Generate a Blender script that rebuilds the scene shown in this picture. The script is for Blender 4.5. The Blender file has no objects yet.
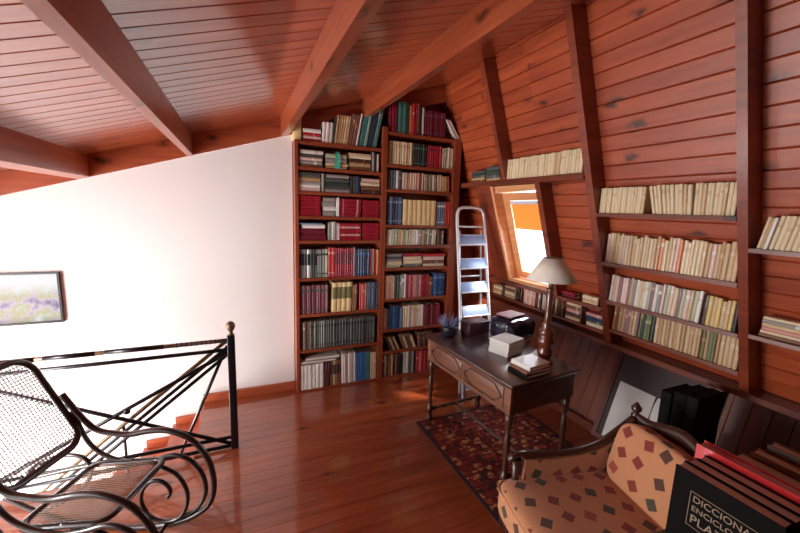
import bpy, bmesh, math, random
from mathutils import Vector, Matrix, Euler
random.seed(11)
S = bpy.context.scene
C = S.collection
PI = math.pi
TILT = math.tan(math.radians(18.5))        # the mansard leans into the room
def FX(z): return 2.966 - z*TILT            # room-side face of the rafters
def ZB(x): return 2.354 + .315*x           # underside of the ceiling beams
def ZC(x): return ZB(x) + .17              # underside of the ceiling boards

# ------------------------------------------------------------------ materials
def lin(c): return c/12.92 if c <= .04045 else ((c+.055)/1.055)**2.4
def rgb(r, g, b): return (lin(r/255), lin(g/255), lin(b/255), 1)
def newmat(name):
    m = bpy.data.materials.new(name); m.use_nodes = True
    return m, m.node_tree.nodes, m.node_tree.links, m.node_tree.nodes['Principled BSDF']
def plain(name, col, rough=.5, metal=0, coat=0, var=.12, spec=.5, scale=30):
    m, N, L, P = newmat(name)
    P.inputs['Roughness'].default_value = rough; P.inputs['Metallic'].default_value = metal
    P.inputs['Coat Weight'].default_value = coat; P.inputs['Specular IOR Level'].default_value = spec
    tc = N.new('ShaderNodeTexCoord'); no = N.new('ShaderNodeTexNoise'); no.inputs['Scale'].default_value = scale
    no.inputs['Detail'].default_value = 4
    mx = N.new('ShaderNodeMix'); mx.data_type = 'RGBA'
    mx.inputs['A'].default_value = tuple(c*(1-var) for c in col[:3])+(1,)
    mx.inputs['B'].default_value = tuple(min(1, c*(1+var)) for c in col[:3])+(1,)
    L.new(tc.outputs['Object'], no.inputs['Vector']); L.new(no.outputs['Fac'], mx.inputs['Factor'])
    L.new(mx.outputs['Result'], P.inputs['Base Color'])
    return m
def wood(name, light, dark, rough=.35, coat=0.0, coatr=.1, knots=0.5, gv=26, knotcol=None, cior=1.5):
    m, N, L, P = newmat(name)
    uv = N.new('ShaderNodeUVMap')
    def mapping(sx, sy):
        mp = N.new('ShaderNodeMapping'); mp.inputs['Scale'].default_value = (sx, sy, 1)
        L.new(uv.outputs['UV'], mp.inputs['Vector']); return mp
    g = N.new('ShaderNodeTexNoise'); g.inputs['Detail'].default_value = 6; g.inputs['Distortion'].default_value = .6; g.inputs['Scale'].default_value = 1
    L.new(mapping(1.6, gv).outputs['Vector'], g.inputs['Vector'])
    t = N.new('ShaderNodeTexNoise'); t.inputs['Detail'].default_value = 2; t.inputs['Scale'].default_value = 1
    L.new(mapping(.5, 3.).outputs['Vector'], t.inputs['Vector'])
    add = N.new('ShaderNodeMath'); add.operation = 'ADD'; L.new(g.outputs['Fac'], add.inputs[0]); L.new(t.outputs['Fac'], add.inputs[1])
    mr = N.new('ShaderNodeMapRange'); mr.inputs['From Min'].default_value = .7; mr.inputs['From Max'].default_value = 1.3
    L.new(add.outputs[0], mr.inputs['Value'])
    mx = N.new('ShaderNodeMix'); mx.data_type = 'RGBA'; mx.inputs['A'].default_value = dark; mx.inputs['B'].default_value = light
    L.new(mr.outputs['Result'], mx.inputs['Factor'])
    out = mx.outputs['Result']
    if knots > 0:
        v = N.new('ShaderNodeTexVoronoi'); v.voronoi_dimensions = '2D'; v.inputs['Scale'].default_value = 1; v.inputs['Randomness'].default_value = 1
        dn = N.new('ShaderNodeTexNoise'); dn.inputs['Scale'].default_value = 14
        L.new(uv.outputs['UV'], dn.inputs['Vector'])
        ad = N.new('ShaderNodeVectorMath'); ad.operation = 'MULTIPLY_ADD'; ad.inputs[1].default_value = (.35, .35, 0)
        L.new(dn.outputs['Color'], ad.inputs[0]); L.new(mapping(2.4, 4.6).outputs['Vector'], ad.inputs[2])
        L.new(ad.outputs[0], v.inputs['Vector'])
        r = N.new('ShaderNodeMapRange'); r.inputs['From Min'].default_value = .03; r.inputs['From Max'].default_value = .17
        r.inputs['To Min'].default_value = 1; r.inputs['To Max'].default_value = 0
        L.new(v.outputs['Distance'], r.inputs['Value'])
        se = N.new('ShaderNodeSeparateColor'); L.new(v.outputs['Color'], se.inputs[0])
        th = N.new('ShaderNodeMath'); th.operation = 'LESS_THAN'; th.inputs[1].default_value = knots; L.new(se.outputs[0], th.inputs[0])
        mu = N.new('ShaderNodeMath'); mu.operation = 'MULTIPLY'; L.new(r.outputs['Result'], mu.inputs[0]); L.new(th.outputs[0], mu.inputs[1])
        m2 = N.new('ShaderNodeMix'); m2.data_type = 'RGBA'; m2.inputs['B'].default_value = knotcol or tuple(c*.22 for c in dark[:3])+(1,)
        L.new(mu.outputs[0], m2.inputs['Factor']); L.new(out, m2.inputs['A']); out = m2.outputs['Result']
    L.new(out, P.inputs['Base Color'])
    P.inputs['Roughness'].default_value = rough; P.inputs['Coat Weight'].default_value = coat; P.inputs['Coat Roughness'].default_value = coatr; P.inputs['Coat IOR'].default_value = cior
    b = N.new('ShaderNodeBump'); b.inputs['Strength'].default_value = .08; b.inputs['Distance'].default_value = .01
    L.new(g.outputs['Fac'], b.inputs['Height']); L.new(b.outputs['Normal'], P.inputs['Normal'])
    return m

M = {}
M['ceil'] = wood('varnished_ceiling_pine', rgb(178, 88, 50), rgb(136, 56, 30), .30, 1, .18, .22, cior=1.9)
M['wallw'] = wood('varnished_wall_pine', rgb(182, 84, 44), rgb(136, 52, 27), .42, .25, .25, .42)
M['beam'] = wood('varnished_beam', rgb(174, 88, 52), rgb(136, 58, 32), .36, .4, .2, .25)
M['rafter'] = wood('dark_rafter', rgb(150, 66, 38), rgb(106, 42, 24), .4, .3, .2, .1)
M['floor'] = wood('polished_floor', rgb(168, 84, 46), rgb(122, 52, 27), .3, 1, .06, .12)
M['case'] = wood('bookcase_wood', rgb(166, 82, 50), rgb(124, 54, 32), .4, .3, .2, .1)
M['shelf'] = wood('wall_shelf_wood', rgb(134, 64, 42), rgb(98, 44, 28), .4, .3, .2, .1)
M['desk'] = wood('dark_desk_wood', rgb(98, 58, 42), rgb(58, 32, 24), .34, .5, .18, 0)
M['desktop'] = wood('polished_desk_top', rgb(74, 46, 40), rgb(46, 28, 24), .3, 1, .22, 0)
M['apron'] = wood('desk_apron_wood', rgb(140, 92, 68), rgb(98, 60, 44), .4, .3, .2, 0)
M['chairwood'] = wood('dark_carved_wood', rgb(70, 36, 26), rgb(36, 18, 14), .35, .4, .15, 0)
M['bent'] = wood('dark_bentwood', rgb(46, 30, 26), rgb(22, 14, 13), .3, .5, .12, 0)
M['lampwood'] = wood('turned_lamp_wood', rgb(130, 62, 36), rgb(76, 34, 20), .25, .7, .1, 0)
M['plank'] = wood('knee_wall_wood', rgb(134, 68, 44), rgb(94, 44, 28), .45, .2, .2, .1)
M['skirt'] = wood('skirting_wood', rgb(186, 96, 62), rgb(146, 66, 40), .4, .3, .2, 0)
M['white'] = plain('white_plaster', rgb(240, 236, 234), .9, var=.015, scale=6)
M['black'] = plain('black_iron', rgb(22, 22, 28), .32, .4, .3)
M['brass'] = plain('aged_brass', rgb(136, 110, 86), .42, .6)
M['ladder'] = plain('white_enamel', rgb(214, 214, 222), .35, .1)
M['tread'] = plain('skylit_blue_tread', rgb(132, 150, 188), .4, .1)  # blue of the window's sky light is put into the tread colour
M['shade'] = plain('beige_lampshade', rgb(234, 224, 210), .85, var=.05)
M['cane'] = plain('woven_cane', rgb(146, 122, 106), .6)
M['canedark'] = plain('woven_dark_cane', rgb(110, 96, 92), .6)
M['paper'] = plain('white_paper', rgb(236, 234, 230), .8, var=.03)
M['pages'] = plain('page_block', rgb(214, 196, 166), .9, var=.1, scale=120)
M['gpages'] = plain('grey_page_block', rgb(236, 230, 222), .9, var=.1, scale=160)
M['dict'] = plain('dark_cloth_cover', rgb(15, 13, 12), .75, spec=.08)
M['letters'] = plain('dull_gilt_lettering', rgb(150, 128, 104), .5, .2)
M['redc'] = plain('red_cover', rgb(196, 22, 26), .35, coat=.3)
M['folder'] = plain('dark_album_cover', rgb(24, 22, 22), .75, spec=.1)
M['pot'] = plain('dark_pot', rgb(34, 36, 48), .35)
M['cactus'] = plain('grey_blue_leaf', rgb(120, 124, 160), .6)
M['bag'] = plain('navy_plastic', rgb(26, 32, 52), .16, coat=.6)
M['pbox'] = plain('maroon_box', rgb(84, 44, 54), .35, coat=.4)
M['greyboard'] = plain('grey_green_board', rgb(52, 54, 50), .7, spec=.2)
M['framew'] = wood('dark_frame_wood', rgb(110, 48, 36), rgb(76, 30, 24), .35, .3, .2, 0)
M['back'] = plain('grey_brown_board', rgb(62, 48, 46), .5)
M['thinframe'] = plain('black_picture_frame', rgb(26, 18, 20), .4)
M['winwood'] = wood('pale_window_pine', rgb(226, 166, 116), rgb(200, 130, 84), .4, .3, .2, 0)

def glass():
    m, N, L, P = newmat('window_glass')
    N.remove(P)
    o = N['Material Output']; tr = N.new('ShaderNodeBsdfTransparent'); gl = N.new('ShaderNodeBsdfGlossy'); gl.inputs['Roughness'].default_value = .02
    mx = N.new('ShaderNodeMixShader'); mx.inputs[0].default_value = .06
    L.new(tr.outputs[0], mx.inputs[1]); L.new(gl.outputs[0], mx.inputs[2]); L.new(mx.outputs[0], o.inputs['Surface'])
    return m
M['glass'] = glass()
def blindmat():
    m, N, L, P = newmat('orange_blind_cloth')
    o = N['Material Output']; tl = N.new('ShaderNodeBsdfTranslucent'); tl.inputs['Color'].default_value = rgb(160, 118, 68)
    P.inputs['Base Color'].default_value = rgb(238, 184, 116); P.inputs['Roughness'].default_value = .9
    mx = N.new('ShaderNodeMixShader'); mx.inputs[0].default_value = .75
    L.new(P.outputs[0], mx.inputs[1]); L.new(tl.outputs[0], mx.inputs[2]); L.new(mx.outputs[0], o.inputs['Surface'])
    return m
M['blind'] = blindmat()
def fabric(name, base, sc):
    m, N, L, P = newmat(name)
    uv = N.new('ShaderNodeUVMap'); sca = N.new('ShaderNodeVectorMath'); sca.operation = 'SCALE'; sca.inputs['Scale'].default_value = sc
    L.new(uv.outputs['UV'], sca.inputs[0])
    fl = N.new('ShaderNodeVectorMath'); fl.operation = 'FLOOR'; L.new(sca.outputs[0], fl.inputs[0])
    fr = N.new('ShaderNodeVectorMath'); fr.operation = 'FRACTION'; L.new(sca.outputs[0], fr.inputs[0])
    wn = N.new('ShaderNodeTexWhiteNoise'); wn.noise_dimensions = '2D'; L.new(fl.outputs[0], wn.inputs['Vector'])
    ang = N.new('ShaderNodeMath'); ang.operation = 'MULTIPLY_ADD'; ang.inputs[1].default_value = .9; ang.inputs[2].default_value = .35; L.new(wn.outputs['Value'], ang.inputs[0])
    jit = N.new('ShaderNodeVectorMath'); jit.operation = 'MULTIPLY_ADD'; jit.inputs[1].default_value = (.24, .24, 0); jit.inputs[2].default_value = (.38, .38, 0)
    L.new(wn.outputs['Color'], jit.inputs[0])
    sb = N.new('ShaderNodeVectorMath'); sb.operation = 'SUBTRACT'; L.new(fr.outputs[0], sb.inputs[0]); L.new(jit.outputs[0], sb.inputs[1])
    ro = N.new('ShaderNodeVectorRotate'); ro.rotation_type = 'Z_AXIS'; L.new(sb.outputs[0], ro.inputs['Vector']); L.new(ang.outputs[0], ro.inputs['Angle'])
    ab = N.new('ShaderNodeVectorMath'); ab.operation = 'ABSOLUTE'; L.new(ro.outputs[0], ab.inputs[0])
    sx = N.new('ShaderNodeSeparateXYZ'); L.new(ab.outputs[0], sx.inputs[0])
    mxm = N.new('ShaderNodeMath'); mxm.operation = 'MAXIMUM'; L.new(sx.outputs[0], mxm.inputs[0]); L.new(sx.outputs[1], mxm.inputs[1])
    lt = N.new('ShaderNodeMath'); lt.operation = 'LESS_THAN'; lt.inputs[1].default_value = .22; L.new(mxm.outputs[0], lt.inputs[0])
    se = N.new('ShaderNodeSeparateColor'); L.new(wn.outputs['Color'], se.inputs[0])
    cr = N.new('ShaderNodeValToRGB'); cr.color_ramp.interpolation = 'CONSTANT'
    e = cr.color_ramp.elements; e[0].color = rgb(128, 52, 40); e[1].position = .34; e[1].color = rgb(70, 66, 48)
    x = e.new(.62); x.color = rgb(150, 64, 48); x = e.new(.84); x.color = rgb(84, 52, 40)
    L.new(se.outputs[2], cr.inputs[0])
    no = N.new('ShaderNodeTexNoise'); no.inputs['Scale'].default_value = 160; L.new(uv.outputs['UV'], no.inputs['Vector'])
    bm_ = N.new('ShaderNodeMix'); bm_.data_type = 'RGBA'; bm_.inputs['A'].default_value = tuple(c*.86 for c in base[:3])+(1,); bm_.inputs['B'].default_value = tuple(c*1.12 for c in base[:3])+(1,)
    L.new(no.outputs['Fac'], bm_.inputs['Factor'])
    mx = N.new('ShaderNodeMix'); mx.data_type = 'RGBA'; L.new(lt.outputs[0], mx.inputs['Factor']); L.new(bm_.outputs['Result'], mx.inputs['A']); L.new(cr.outputs['Color'], mx.inputs['B'])
    L.new(mx.outputs['Result'], P.inputs['Base Color']); P.inputs['Roughness'].default_value = .9; P.inputs['Sheen Weight'].default_value = .2
    return m
M['fabric'] = fabric('diamond_print_upholstery', rgb(194, 134, 94), 9)
def rugmat():
    m, N, L, P = newmat('oriental_rug')
    tc = N.new('ShaderNodeTexCoord')
    v = N.new('ShaderNodeTexVoronoi'); v.inputs['Scale'].default_value = 26; L.new(tc.outputs['Object'], v.inputs['Vector'])
    se = N.new('ShaderNodeSeparateColor'); L.new(v.outputs['Color'], se.inputs[0])
    cr = N.new('ShaderNodeValToRGB'); cr.color_ramp.interpolation = 'CONSTANT'; e = cr.color_ramp.elements
    e[0].color = rgb(128, 40, 30); e[1].position = .35; e[1].color = rgb(160, 70, 42)
    for p, c in ((.55, (60, 36, 36)), (.7, (196, 132, 84)), (.82, (100, 28, 26))):
        x = e.new(p); x.color = rgb(*c)
    L.new(se.outputs[0], cr.inputs[0])
    w = N.new('ShaderNodeTexWave'); w.wave_type = 'RINGS'; w.inputs['Scale'].default_value = 6; w.inputs['Distortion'].default_value = 3; L.new(tc.outputs['Object'], w.inputs['Vector'])
    mx = N.new('ShaderNodeMix'); mx.data_type = 'RGBA'; mx.inputs['B'].default_value = rgb(92, 30, 28)
    r = N.new('ShaderNodeMath'); r.operation = 'GREATER_THAN'; r.inputs[1].default_value = .86; L.new(w.outputs['Fac'], r.inputs[0]); L.new(r.outputs[0], mx.inputs['Factor'])
    L.new(cr.outputs['Color'], mx.inputs['A']); L.new(mx.outputs['Result'], P.inputs['Base Color']); P.inputs['Roughness'].default_value = .95
    return m
M['rug'] = rugmat()
M['rugedge'] = plain('rug_border', rgb(58, 34, 40), .95, var=.2)
def artmat():
    m, N, L, P = newmat('pastel_landscape')
    tc = N.new('ShaderNodeTexCoord'); n1 = N.new('ShaderNodeTexNoise'); n1.inputs['Scale'].default_value = 9; n1.inputs['Detail'].default_value = 5
    L.new(tc.outputs['Object'], n1.inputs['Vector'])
    cr = N.new('ShaderNodeValToRGB'); e = cr.color_ramp.elements
    e[0].position = .28; e[0].color = rgb(62, 70, 94); e[1].position = .75; e[1].color = rgb(184, 186, 182)
    for p, c in ((.38, (126, 118, 146)), (.46, (152, 152, 158)), (.54, (142, 146, 110)), (.62, (146, 164, 168))):
        x = e.new(p); x.color = rgb(*c)
    L.new(n1.outputs['Fac'], cr.inputs[0])
    se = N.new('ShaderNodeSeparateXYZ'); L.new(tc.outputs['Object'], se.inputs[0])
    mr = N.new('ShaderNodeMapRange'); mr.inputs['From Min'].default_value = .22; mr.inputs['From Max'].default_value = .33; L.new(se.outputs[2], mr.inputs['Value'])
    mx = N.new('ShaderNodeMix'); mx.data_type = 'RGBA'; mx.inputs['B'].default_value = rgb(176, 186, 190)
    L.new(mr.outputs['Result'], mx.inputs['Factor']); L.new(cr.outputs['Color'], mx.inputs['A']); L.new(mx.outputs['Result'], P.inputs['Base Color'])
    P.inputs['Roughness'].default_value = .6
    return m
M['art'] = artmat()

# ------------------------------------------------------------------ mesh builder
class MB:
    def __init__(s): s.v = []; s.f = []; s.uv = []; s.mi = []; s.sm = []
    def face(s, pts, uvs, mi=0, smooth=False):
        b = len(s.v); s.v += [tuple(p) for p in pts]; s.f.append(list(range(b, b+len(pts)))); s.uv += list(uvs); s.mi.append(mi); s.sm.append(smooth)
    def box(s, lo, hi, mi=0, mat=None, bev=0):
        d = [hi[i]-lo[i] for i in range(3)]; ax = max(range(3), key=lambda i: d[i]); o = (random.uniform(0, 90), random.uniform(0, 90))
        bm = bmesh.new(); bmesh.ops.create_cube(bm, size=1)
        for v in bm.verts: v.co = Vector(((v.co.x+.5)*d[0]+lo[0], (v.co.y+.5)*d[1]+lo[1], (v.co.z+.5)*d[2]+lo[2]))
        if bev: bmesh.ops.bevel(bm, geom=bm.edges[:], offset=bev, segments=2, affect='EDGES', profile=.5)
        bm.normal_update(); s.addbm(bm, ax, o, mi, mat, bev > 0)
    def addbm(s, bm, ax, o=(0, 0), mi=0, mat=None, smooth=False):
        for f in bm.faces:
            n = f.normal; k = max(range(3), key=lambda i: abs(n[i])); rest = [i for i in range(3) if i != k]
            if ax in rest: a = ax; b = [i for i in rest if i != ax][0]
            else: a, b = rest
            pts = [v.co.copy() for v in f.verts]; uvs = [(p[a]+o[0], p[b]+o[1]) for p in pts]
            if mat: pts = [mat @ p for p in pts]
            s.face(pts, uvs, mi, smooth)
        bm.free()
    def prism(s, poly, axis, a, b, mi=0, mat=None):
        # poly in the two other axes (in x,y,z order), extruded along axis from a to b
        bm = bmesh.new(); r = [i for i in range(3) if i != axis]
        def P(q, t):
            c = [0, 0, 0]; c[axis] = t; c[r[0]] = q[0]; c[r[1]] = q[1]; return c
        va = [bm.verts.new(P(q, a)) for q in poly]; vb = [bm.verts.new(P(q, b)) for q in poly]; n = len(poly)
        bm.faces.new(va); bm.faces.new(vb[::-1])
        for i in range(n): bm.faces.new((va[i], vb[i], vb[(i+1) % n], va[(i+1) % n]))
        bmesh.ops.recalc_face_normals(bm, faces=bm.faces[:]); bm.normal_update()
        s.addbm(bm, axis, (random.uniform(0, 90), random.uniform(0, 90)), mi, mat)
    def grid(s, rows, closed_u=False, closed_v=False, mi=0, smooth=True, uvs=(1, 1), cap=False):
        nr, nc = len(rows), len(rows[0]); o = (random.uniform(0, 90), random.uniform(0, 90))
        b = len(s.v)
        for r in rows: s.v += [tuple(p) for p in r]
        for i in range(nr-1 if not closed_v else nr):
            for j in range(nc-1 if not closed_u else nc):
                i2, j2 = (i+1) % nr, (j+1) % nc
                s.f.append([b+i*nc+j, b+i*nc+j2, b+i2*nc+j2, b+i2*nc+j])
                s.uv += [(o[0]+i*uvs[0], o[1]+j*uvs[1]), (o[0]+i*uvs[0], o[1]+(j+1)*uvs[1]), (o[0]+(i+1)*uvs[0], o[1]+(j+1)*uvs[1]), (o[0]+(i+1)*uvs[0], o[1]+j*uvs[1])]
                s.mi.append(mi); s.sm.append(smooth)
        if cap:
            for i, rev in ((0, True), (nr-1, False)):
                ids = [b+i*nc+j for j in range(nc)]
                s.f.append(ids[::-1] if rev else ids); s.uv += [(o[0], o[1])]*nc; s.mi.append(mi); s.sm.append(False)
    def lathe(s, prof, c=(0, 0, 0), n=20, mi=0, mat=None, squash=1):
        rows = []
        for r, z in prof:
            ring = [Vector((c[0]+r*math.cos(2*PI*j/n), c[1]+squash*r*math.sin(2*PI*j/n), c[2]+z)) for j in range(n)]
            if mat: ring = [mat @ p for p in ring]
            rows.append(ring)
        s.grid(rows, closed_u=True, mi=mi, cap=True, uvs=(.02, .01))
    def tube(s, pts, r, n=8, closed=False, mi=0, squash=None):
        pts = [Vector(p) for p in pts]; N = len(pts); rows = []; up = None; d0 = 0
        rr = r if isinstance(r, (list, tuple)) else [r]*N
        for i, p in enumerate(pts):
            if closed: t = pts[(i+1) % N]-pts[i-1]
            else: t = pts[min(i+1, N-1)]-pts[max(i-1, 0)]
            t.normalize()
            if up is None:
                up = Vector((0, 0, 1)) if abs(t.z) < .9 else Vector((0, 1, 0))
            up = (up-t*up.dot(t)).normalized(); sd = t.cross(up)
            q = squash or (1, 1)
            rows.append([p+up*(rr[i]*q[0]*math.cos(2*PI*j/n))+sd*(rr[i]*q[1]*math.sin(2*PI*j/n)) for j in range(n)])
        s.grid(rows, closed_u=True, closed_v=closed, mi=mi, cap=not closed, uvs=(.03, .012))
    def rod(s, a, b, r, n=8, mi=0): s.tube([a, b], r, n, mi=mi)
    def puff(s, c, size, e1=.35, e2=.35, nu=36, nv=24, mi=0, mat=None, noise=0):
        def sg(x, e): return math.copysign(abs(x)**e, x)
        rows = []
        for i in range(nv+1):
            ph = -PI/2+PI*i/nv; r = []
            for j in range(nu):
                th = 2*PI*j/nu
                p = Vector((c[0]+size[0]/2*sg(math.cos(ph), e1)*sg(math.cos(th), e2), c[1]+size[1]/2*sg(math.cos(ph), e1)*sg(math.sin(th), e2), c[2]+size[2]/2*sg(math.sin(ph), e1)))
                if noise: p.z += noise*math.sin(p.x*17)*math.sin(p.y*13)
                r.append(mat @ p if mat else p)
            rows.append(r)
        b = len(s.f); s.grid(rows, closed_u=True, mi=mi)
        inv = mat.inverted() if mat else None; k = sum(len(f) for f in s.f[:b])
        for f in s.f[b:]:
            P = [Vector(s.v[i]) for i in f]
            if inv: P = [inv @ p for p in P]
            nrm = (P[2]-P[0]).cross(P[3]-P[1]); a = max(range(3), key=lambda i: abs(nrm[i])/(size[i] or 1)*size[i]); q = [i for i in range(3) if i != a]
            for t in range(len(f)): s.uv[k+t] = (P[t][q[0]]+3.1*a, P[t][q[1]]+1.7*a)
            k += len(f)
    def build(s, name, mats, parent=None, merge=True):
        me = bpy.data.meshes.new(name); me.from_pydata(s.v, [], s.f)
        ul = me.uv_layers.new(name='UVMap')
        for i, u in enumerate(s.uv): ul.data[i].uv = u
        me.polygons.foreach_set('material_index', s.mi); me.polygons.foreach_set('use_smooth', s.sm)
        for m in (mats if isinstance(mats, (list, tuple)) else [mats]): me.materials.append(m)
        if merge:
            bm = bmesh.new(); bm.from_mesh(me); bmesh.ops.remove_doubles(bm, verts=bm.verts[:], dist=1e-5)
            bmesh.ops.recalc_face_normals(bm, faces=bm.faces[:]); bm.to_mesh(me); bm.free()
        me.update()
        o = bpy.data.objects.new(name, me); C.objects.link(o)
        if parent: o.parent = parent
        return o
def catmull(pts, n=6, closed=False):
    P = [Vector(p) for p in pts]; out = []; N = len(P)
    for i in range(N if closed else N-1):
        if closed: a, b, c, d = P[i-1], P[i], P[(i+1) % N], P[(i+2) % N]
        else: a, b, c, d = P[max(i-1, 0)], P[i], P[i+1], P[min(i+2, N-1)]
        for k in range(n):
            t = k/n
            out.append(.5*((2*b)+(c-a)*t+(2*a-5*b+4*c-d)*t*t+(3*b-a-3*c+d)*t**3))
    if not closed: out.append(P[-1])
    return out
def tag(o, label=None, cat=None, group=None, kind=None):
    if label: o['label'] = label
    if cat: o['category'] = cat
    if group: o['group'] = group
    if kind: o['kind'] = kind
    return o
def thing(name, label, cat, loc=(0, 0, 0), rot=(0, 0, 0), group=None):
    o = bpy.data.objects.new(name, None); C.objects.link(o); o.location = loc; o.rotation_euler = rot; o.empty_display_size = .1
    return tag(o, label, cat, group)
def struct(name, mb, mat):
    o = mb.build(name, mat); o['kind'] = 'structure'; return o

# ------------------------------------------------------------------ the room
WY = 3.67          # white wall
def planks(run_axis_pts, length, width, count, g=.0045, dep=.006, skew=None):
    """boards: origin O, along U (unit, length), across V (unit), outward N"""
    O, U, V, N = [Vector(p) for p in run_axis_pts]; mb = MB()
    for k in range(count):
        a, b = k*width, (k+1)*width; o = (random.uniform(0, 90), random.uniform(0, 90))
        cs = [(a, -dep), (a+g, 0), (b-g, 0), (b, -dep)]
        segs = [0, length] if not skew else [0] + sorted(random.uniform(.2, length-.2) for _ in range(skew)) + [length]
        for q in range(3):
            for i in range(len(segs)-1):
                u0, u1 = segs[i], segs[i+1]; oo = (o[0]+i*7.3, o[1]+i*3.1)
                pts = [O+U*u0+V*cs[q][0]+N*cs[q][1], O+U*u1+V*cs[q][0]+N*cs[q][1], O+U*u1+V*cs[q+1][0]+N*cs[q+1][1], O+U*u0+V*cs[q+1][0]+N*cs[q+1][1]]
                mb.face(pts, [(u0+oo[0], cs[q][0]+oo[1]), (u1+oo[0], cs[q][0]+oo[1]), (u1+oo[0], cs[q+1][0]+oo[1]), (u0+oo[0], cs[q+1][0]+oo[1])])
    return mb
def slab(mb, pts):   # a backing sheet behind boards, so that no light leaks
    mb.face(pts, [(0, 0), (1, 0), (1, 1), (0, 1)][:len(pts)])
# floor: boards run along X; the stairwell is left open
fl = planks([(-3, -2.6, 0), (1, 0, 0), (0, 1, 0), (0, 0, 1)], 6.4, .1, 54, .0014, .002, 1)
fb = planks([(-.36, 2.8, 0), (1, 0, 0), (0, 1, 0), (0, 0, 1)], 3.76, .1, 11, .0014, .002, 1)
for m_ in (fb,):
    o_ = len(fl.v); fl.v += m_.v; fl.f += [[i+o_ for i in f] for f in m_.f]; fl.uv += m_.uv; fl.mi += m_.mi; fl.sm += m_.sm
fl.box((-3, -2.6, -.2), (3.4, 2.8, -.004)); fl.box((-.36, 2.8, -.2), (3.4, 3.9, -.004))
struct('floor', fl, M['floor'])
# ceiling: boards run up the slope
b_ = math.atan(.315); L_ = 4.75/math.cos(b_)
ce = planks([(-2.65, -2.6, ZC(-2.65)), (math.cos(b_), 0, math.sin(b_)), (0, 1, 0), (math.sin(b_), 0, -math.cos(b_))], L_, .1, 65, .005, .007)
ce.box((0, -2.6, .01), (L_, 3.9, .06), mat=Matrix.Translation((-2.65, 0, ZC(-2.65))) @ Matrix.Rotation(-b_, 4, 'Y'))
struct('ceiling', ce, M['ceil'])
for k, (x0, x1) in enumerate(((-1.9, -1.83), (-1.13, -1.06), (-.385, -.345), (.37, .44), (1.13, 1.22))):
    mb = MB(); mb.prism([(x0, ZB(x0)), (x1, ZB(x1)), (x1, ZC(x1)+.01), (x0, ZC(x0)+.01)], 1, -2.6, 3.665)
    struct('trim_%d' % (k+1), mb, M['beam'])
mb = MB(); mb.prism([(-2.6, ZB(-2.6)), (2.1, ZB(2.1)), (2.1, ZC(2.1)+.02), (-2.6, ZC(-2.6)+.02)], 1, 3.64, 3.668)
struct('trim_6', mb, M['beam'])
# far wall: white plaster left of the bookcases, boarded behind and above them
mb = MB(); mb.prism([(-2.7, -2.6), (.47, -2.6), (.47, ZB(.47)), (-2.7, ZB(-2.7))], 1, WY, WY+.14); struct('wall_far', mb, M['white'])
mb = planks([(.44, 3.80, 0), (0, 0, 1), (1, 0, 0), (0, -1, 0)], 3.35, .12, 23); struct('wall_bookcase', mb, M['wallw'])
# left wall with a window opening and a gap added for the stairwell light, rear wall (both out of the picture)
mb = MB()
mb.box((-2.72, -2.6, -2.6), (-2.6, -.2, 1.75)); mb.box((-2.72, -.2, -2.6), (-2.6, 2.7, .25)); mb.box((-2.72, -.2, 1.45), (-2.6, 2.7, 1.75)); mb.box((-2.72, 2.7, -2.6), (-2.6, 3.8, -1.3)); mb.box((-2.72, 2.7, -.15), (-2.6, 3.8, 1.75)); mb.box((-2.72, 2.7, -1.3), (-2.6, 2.85, -.15)); mb.box((-2.72, 3.6, -1.3), (-2.6, 3.8, -.15))
struct('wall_left', mb, M['plank'])
mb = MB(); mb.prism([(-2.7, 0), (3.2, 0), (2.0, 3.15), (-2.7, ZC(-2.7))], 1, -2.7, -2.6)
struct('wall_rear', mb, M['plank'])
# stairwell: side wall under the floor edge and a bottom
mb = MB(); mb.box((-2.7, 2.72, -2.6), (.5, 2.8, -.2)); mb.box((-.3, 2.8, -2.6), (-.2, 3.67, -.2)); mb.box((-2.7, 2.7, -2.7), (.5, 3.8, -2.6)); struct('wall_stairwell', mb, M['white'])
# mansard wall: boards along Y, leaning into the room, with an opening for the roof window
DEP = .135
cz = 1/math.sqrt(1+TILT*TILT); D = Vector((-TILT*cz, 0, cz)); NN = Vector((-cz, 0, -TILT*cz))
z0 = .86; W0Y, W1Y, WZ0, WZ1 = 2.44, 3.03, 1.12, 2.10
def mans(y0, y1, za, zb):
    n = max(1, round((zb-za)/cz/.098)); w = (zb-za)/cz/n
    return planks([(FX(za)+DEP, y0, za), (0, 1, 0), D, NN], y1-y0, w, n, .006, .011)
mw = MB()
for a in ((-2.6, W0Y, z0, WZ0), (-2.6, W0Y, WZ0, WZ1), (-2.6, W0Y, WZ1, 3.25), (W0Y, W1Y, z0, WZ0), (W0Y, W1Y, WZ1, 3.25), (W1Y, 3.8, z0, WZ0), (W1Y, 3.8, WZ0, WZ1), (W1Y, 3.8, WZ1, 3.25)):
    p = mans(*a); o_ = len(mw.v); mw.v += p.v; mw.f += [[i+o_ for i in f] for f in p.f]; mw.uv += p.uv; mw.mi += p.mi; mw.sm += p.sm
def backing(y0, y1, za, zb):
    e = .012; mw.prism([(FX(za)+DEP+e, za), (FX(za)+DEP+e+.05, za), (FX(zb)+DEP+e+.05, zb), (FX(zb)+DEP+e, zb)], 1, y0, y1)
backing(-2.6, W0Y, z0, 3.25); backing(W1Y, 3.8, z0, 3.25); backing(W0Y, W1Y, z0, WZ0); backing(W0Y, W1Y, WZ1, 3.25)
struct('wall_right', mw, M['wallw'])
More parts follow.
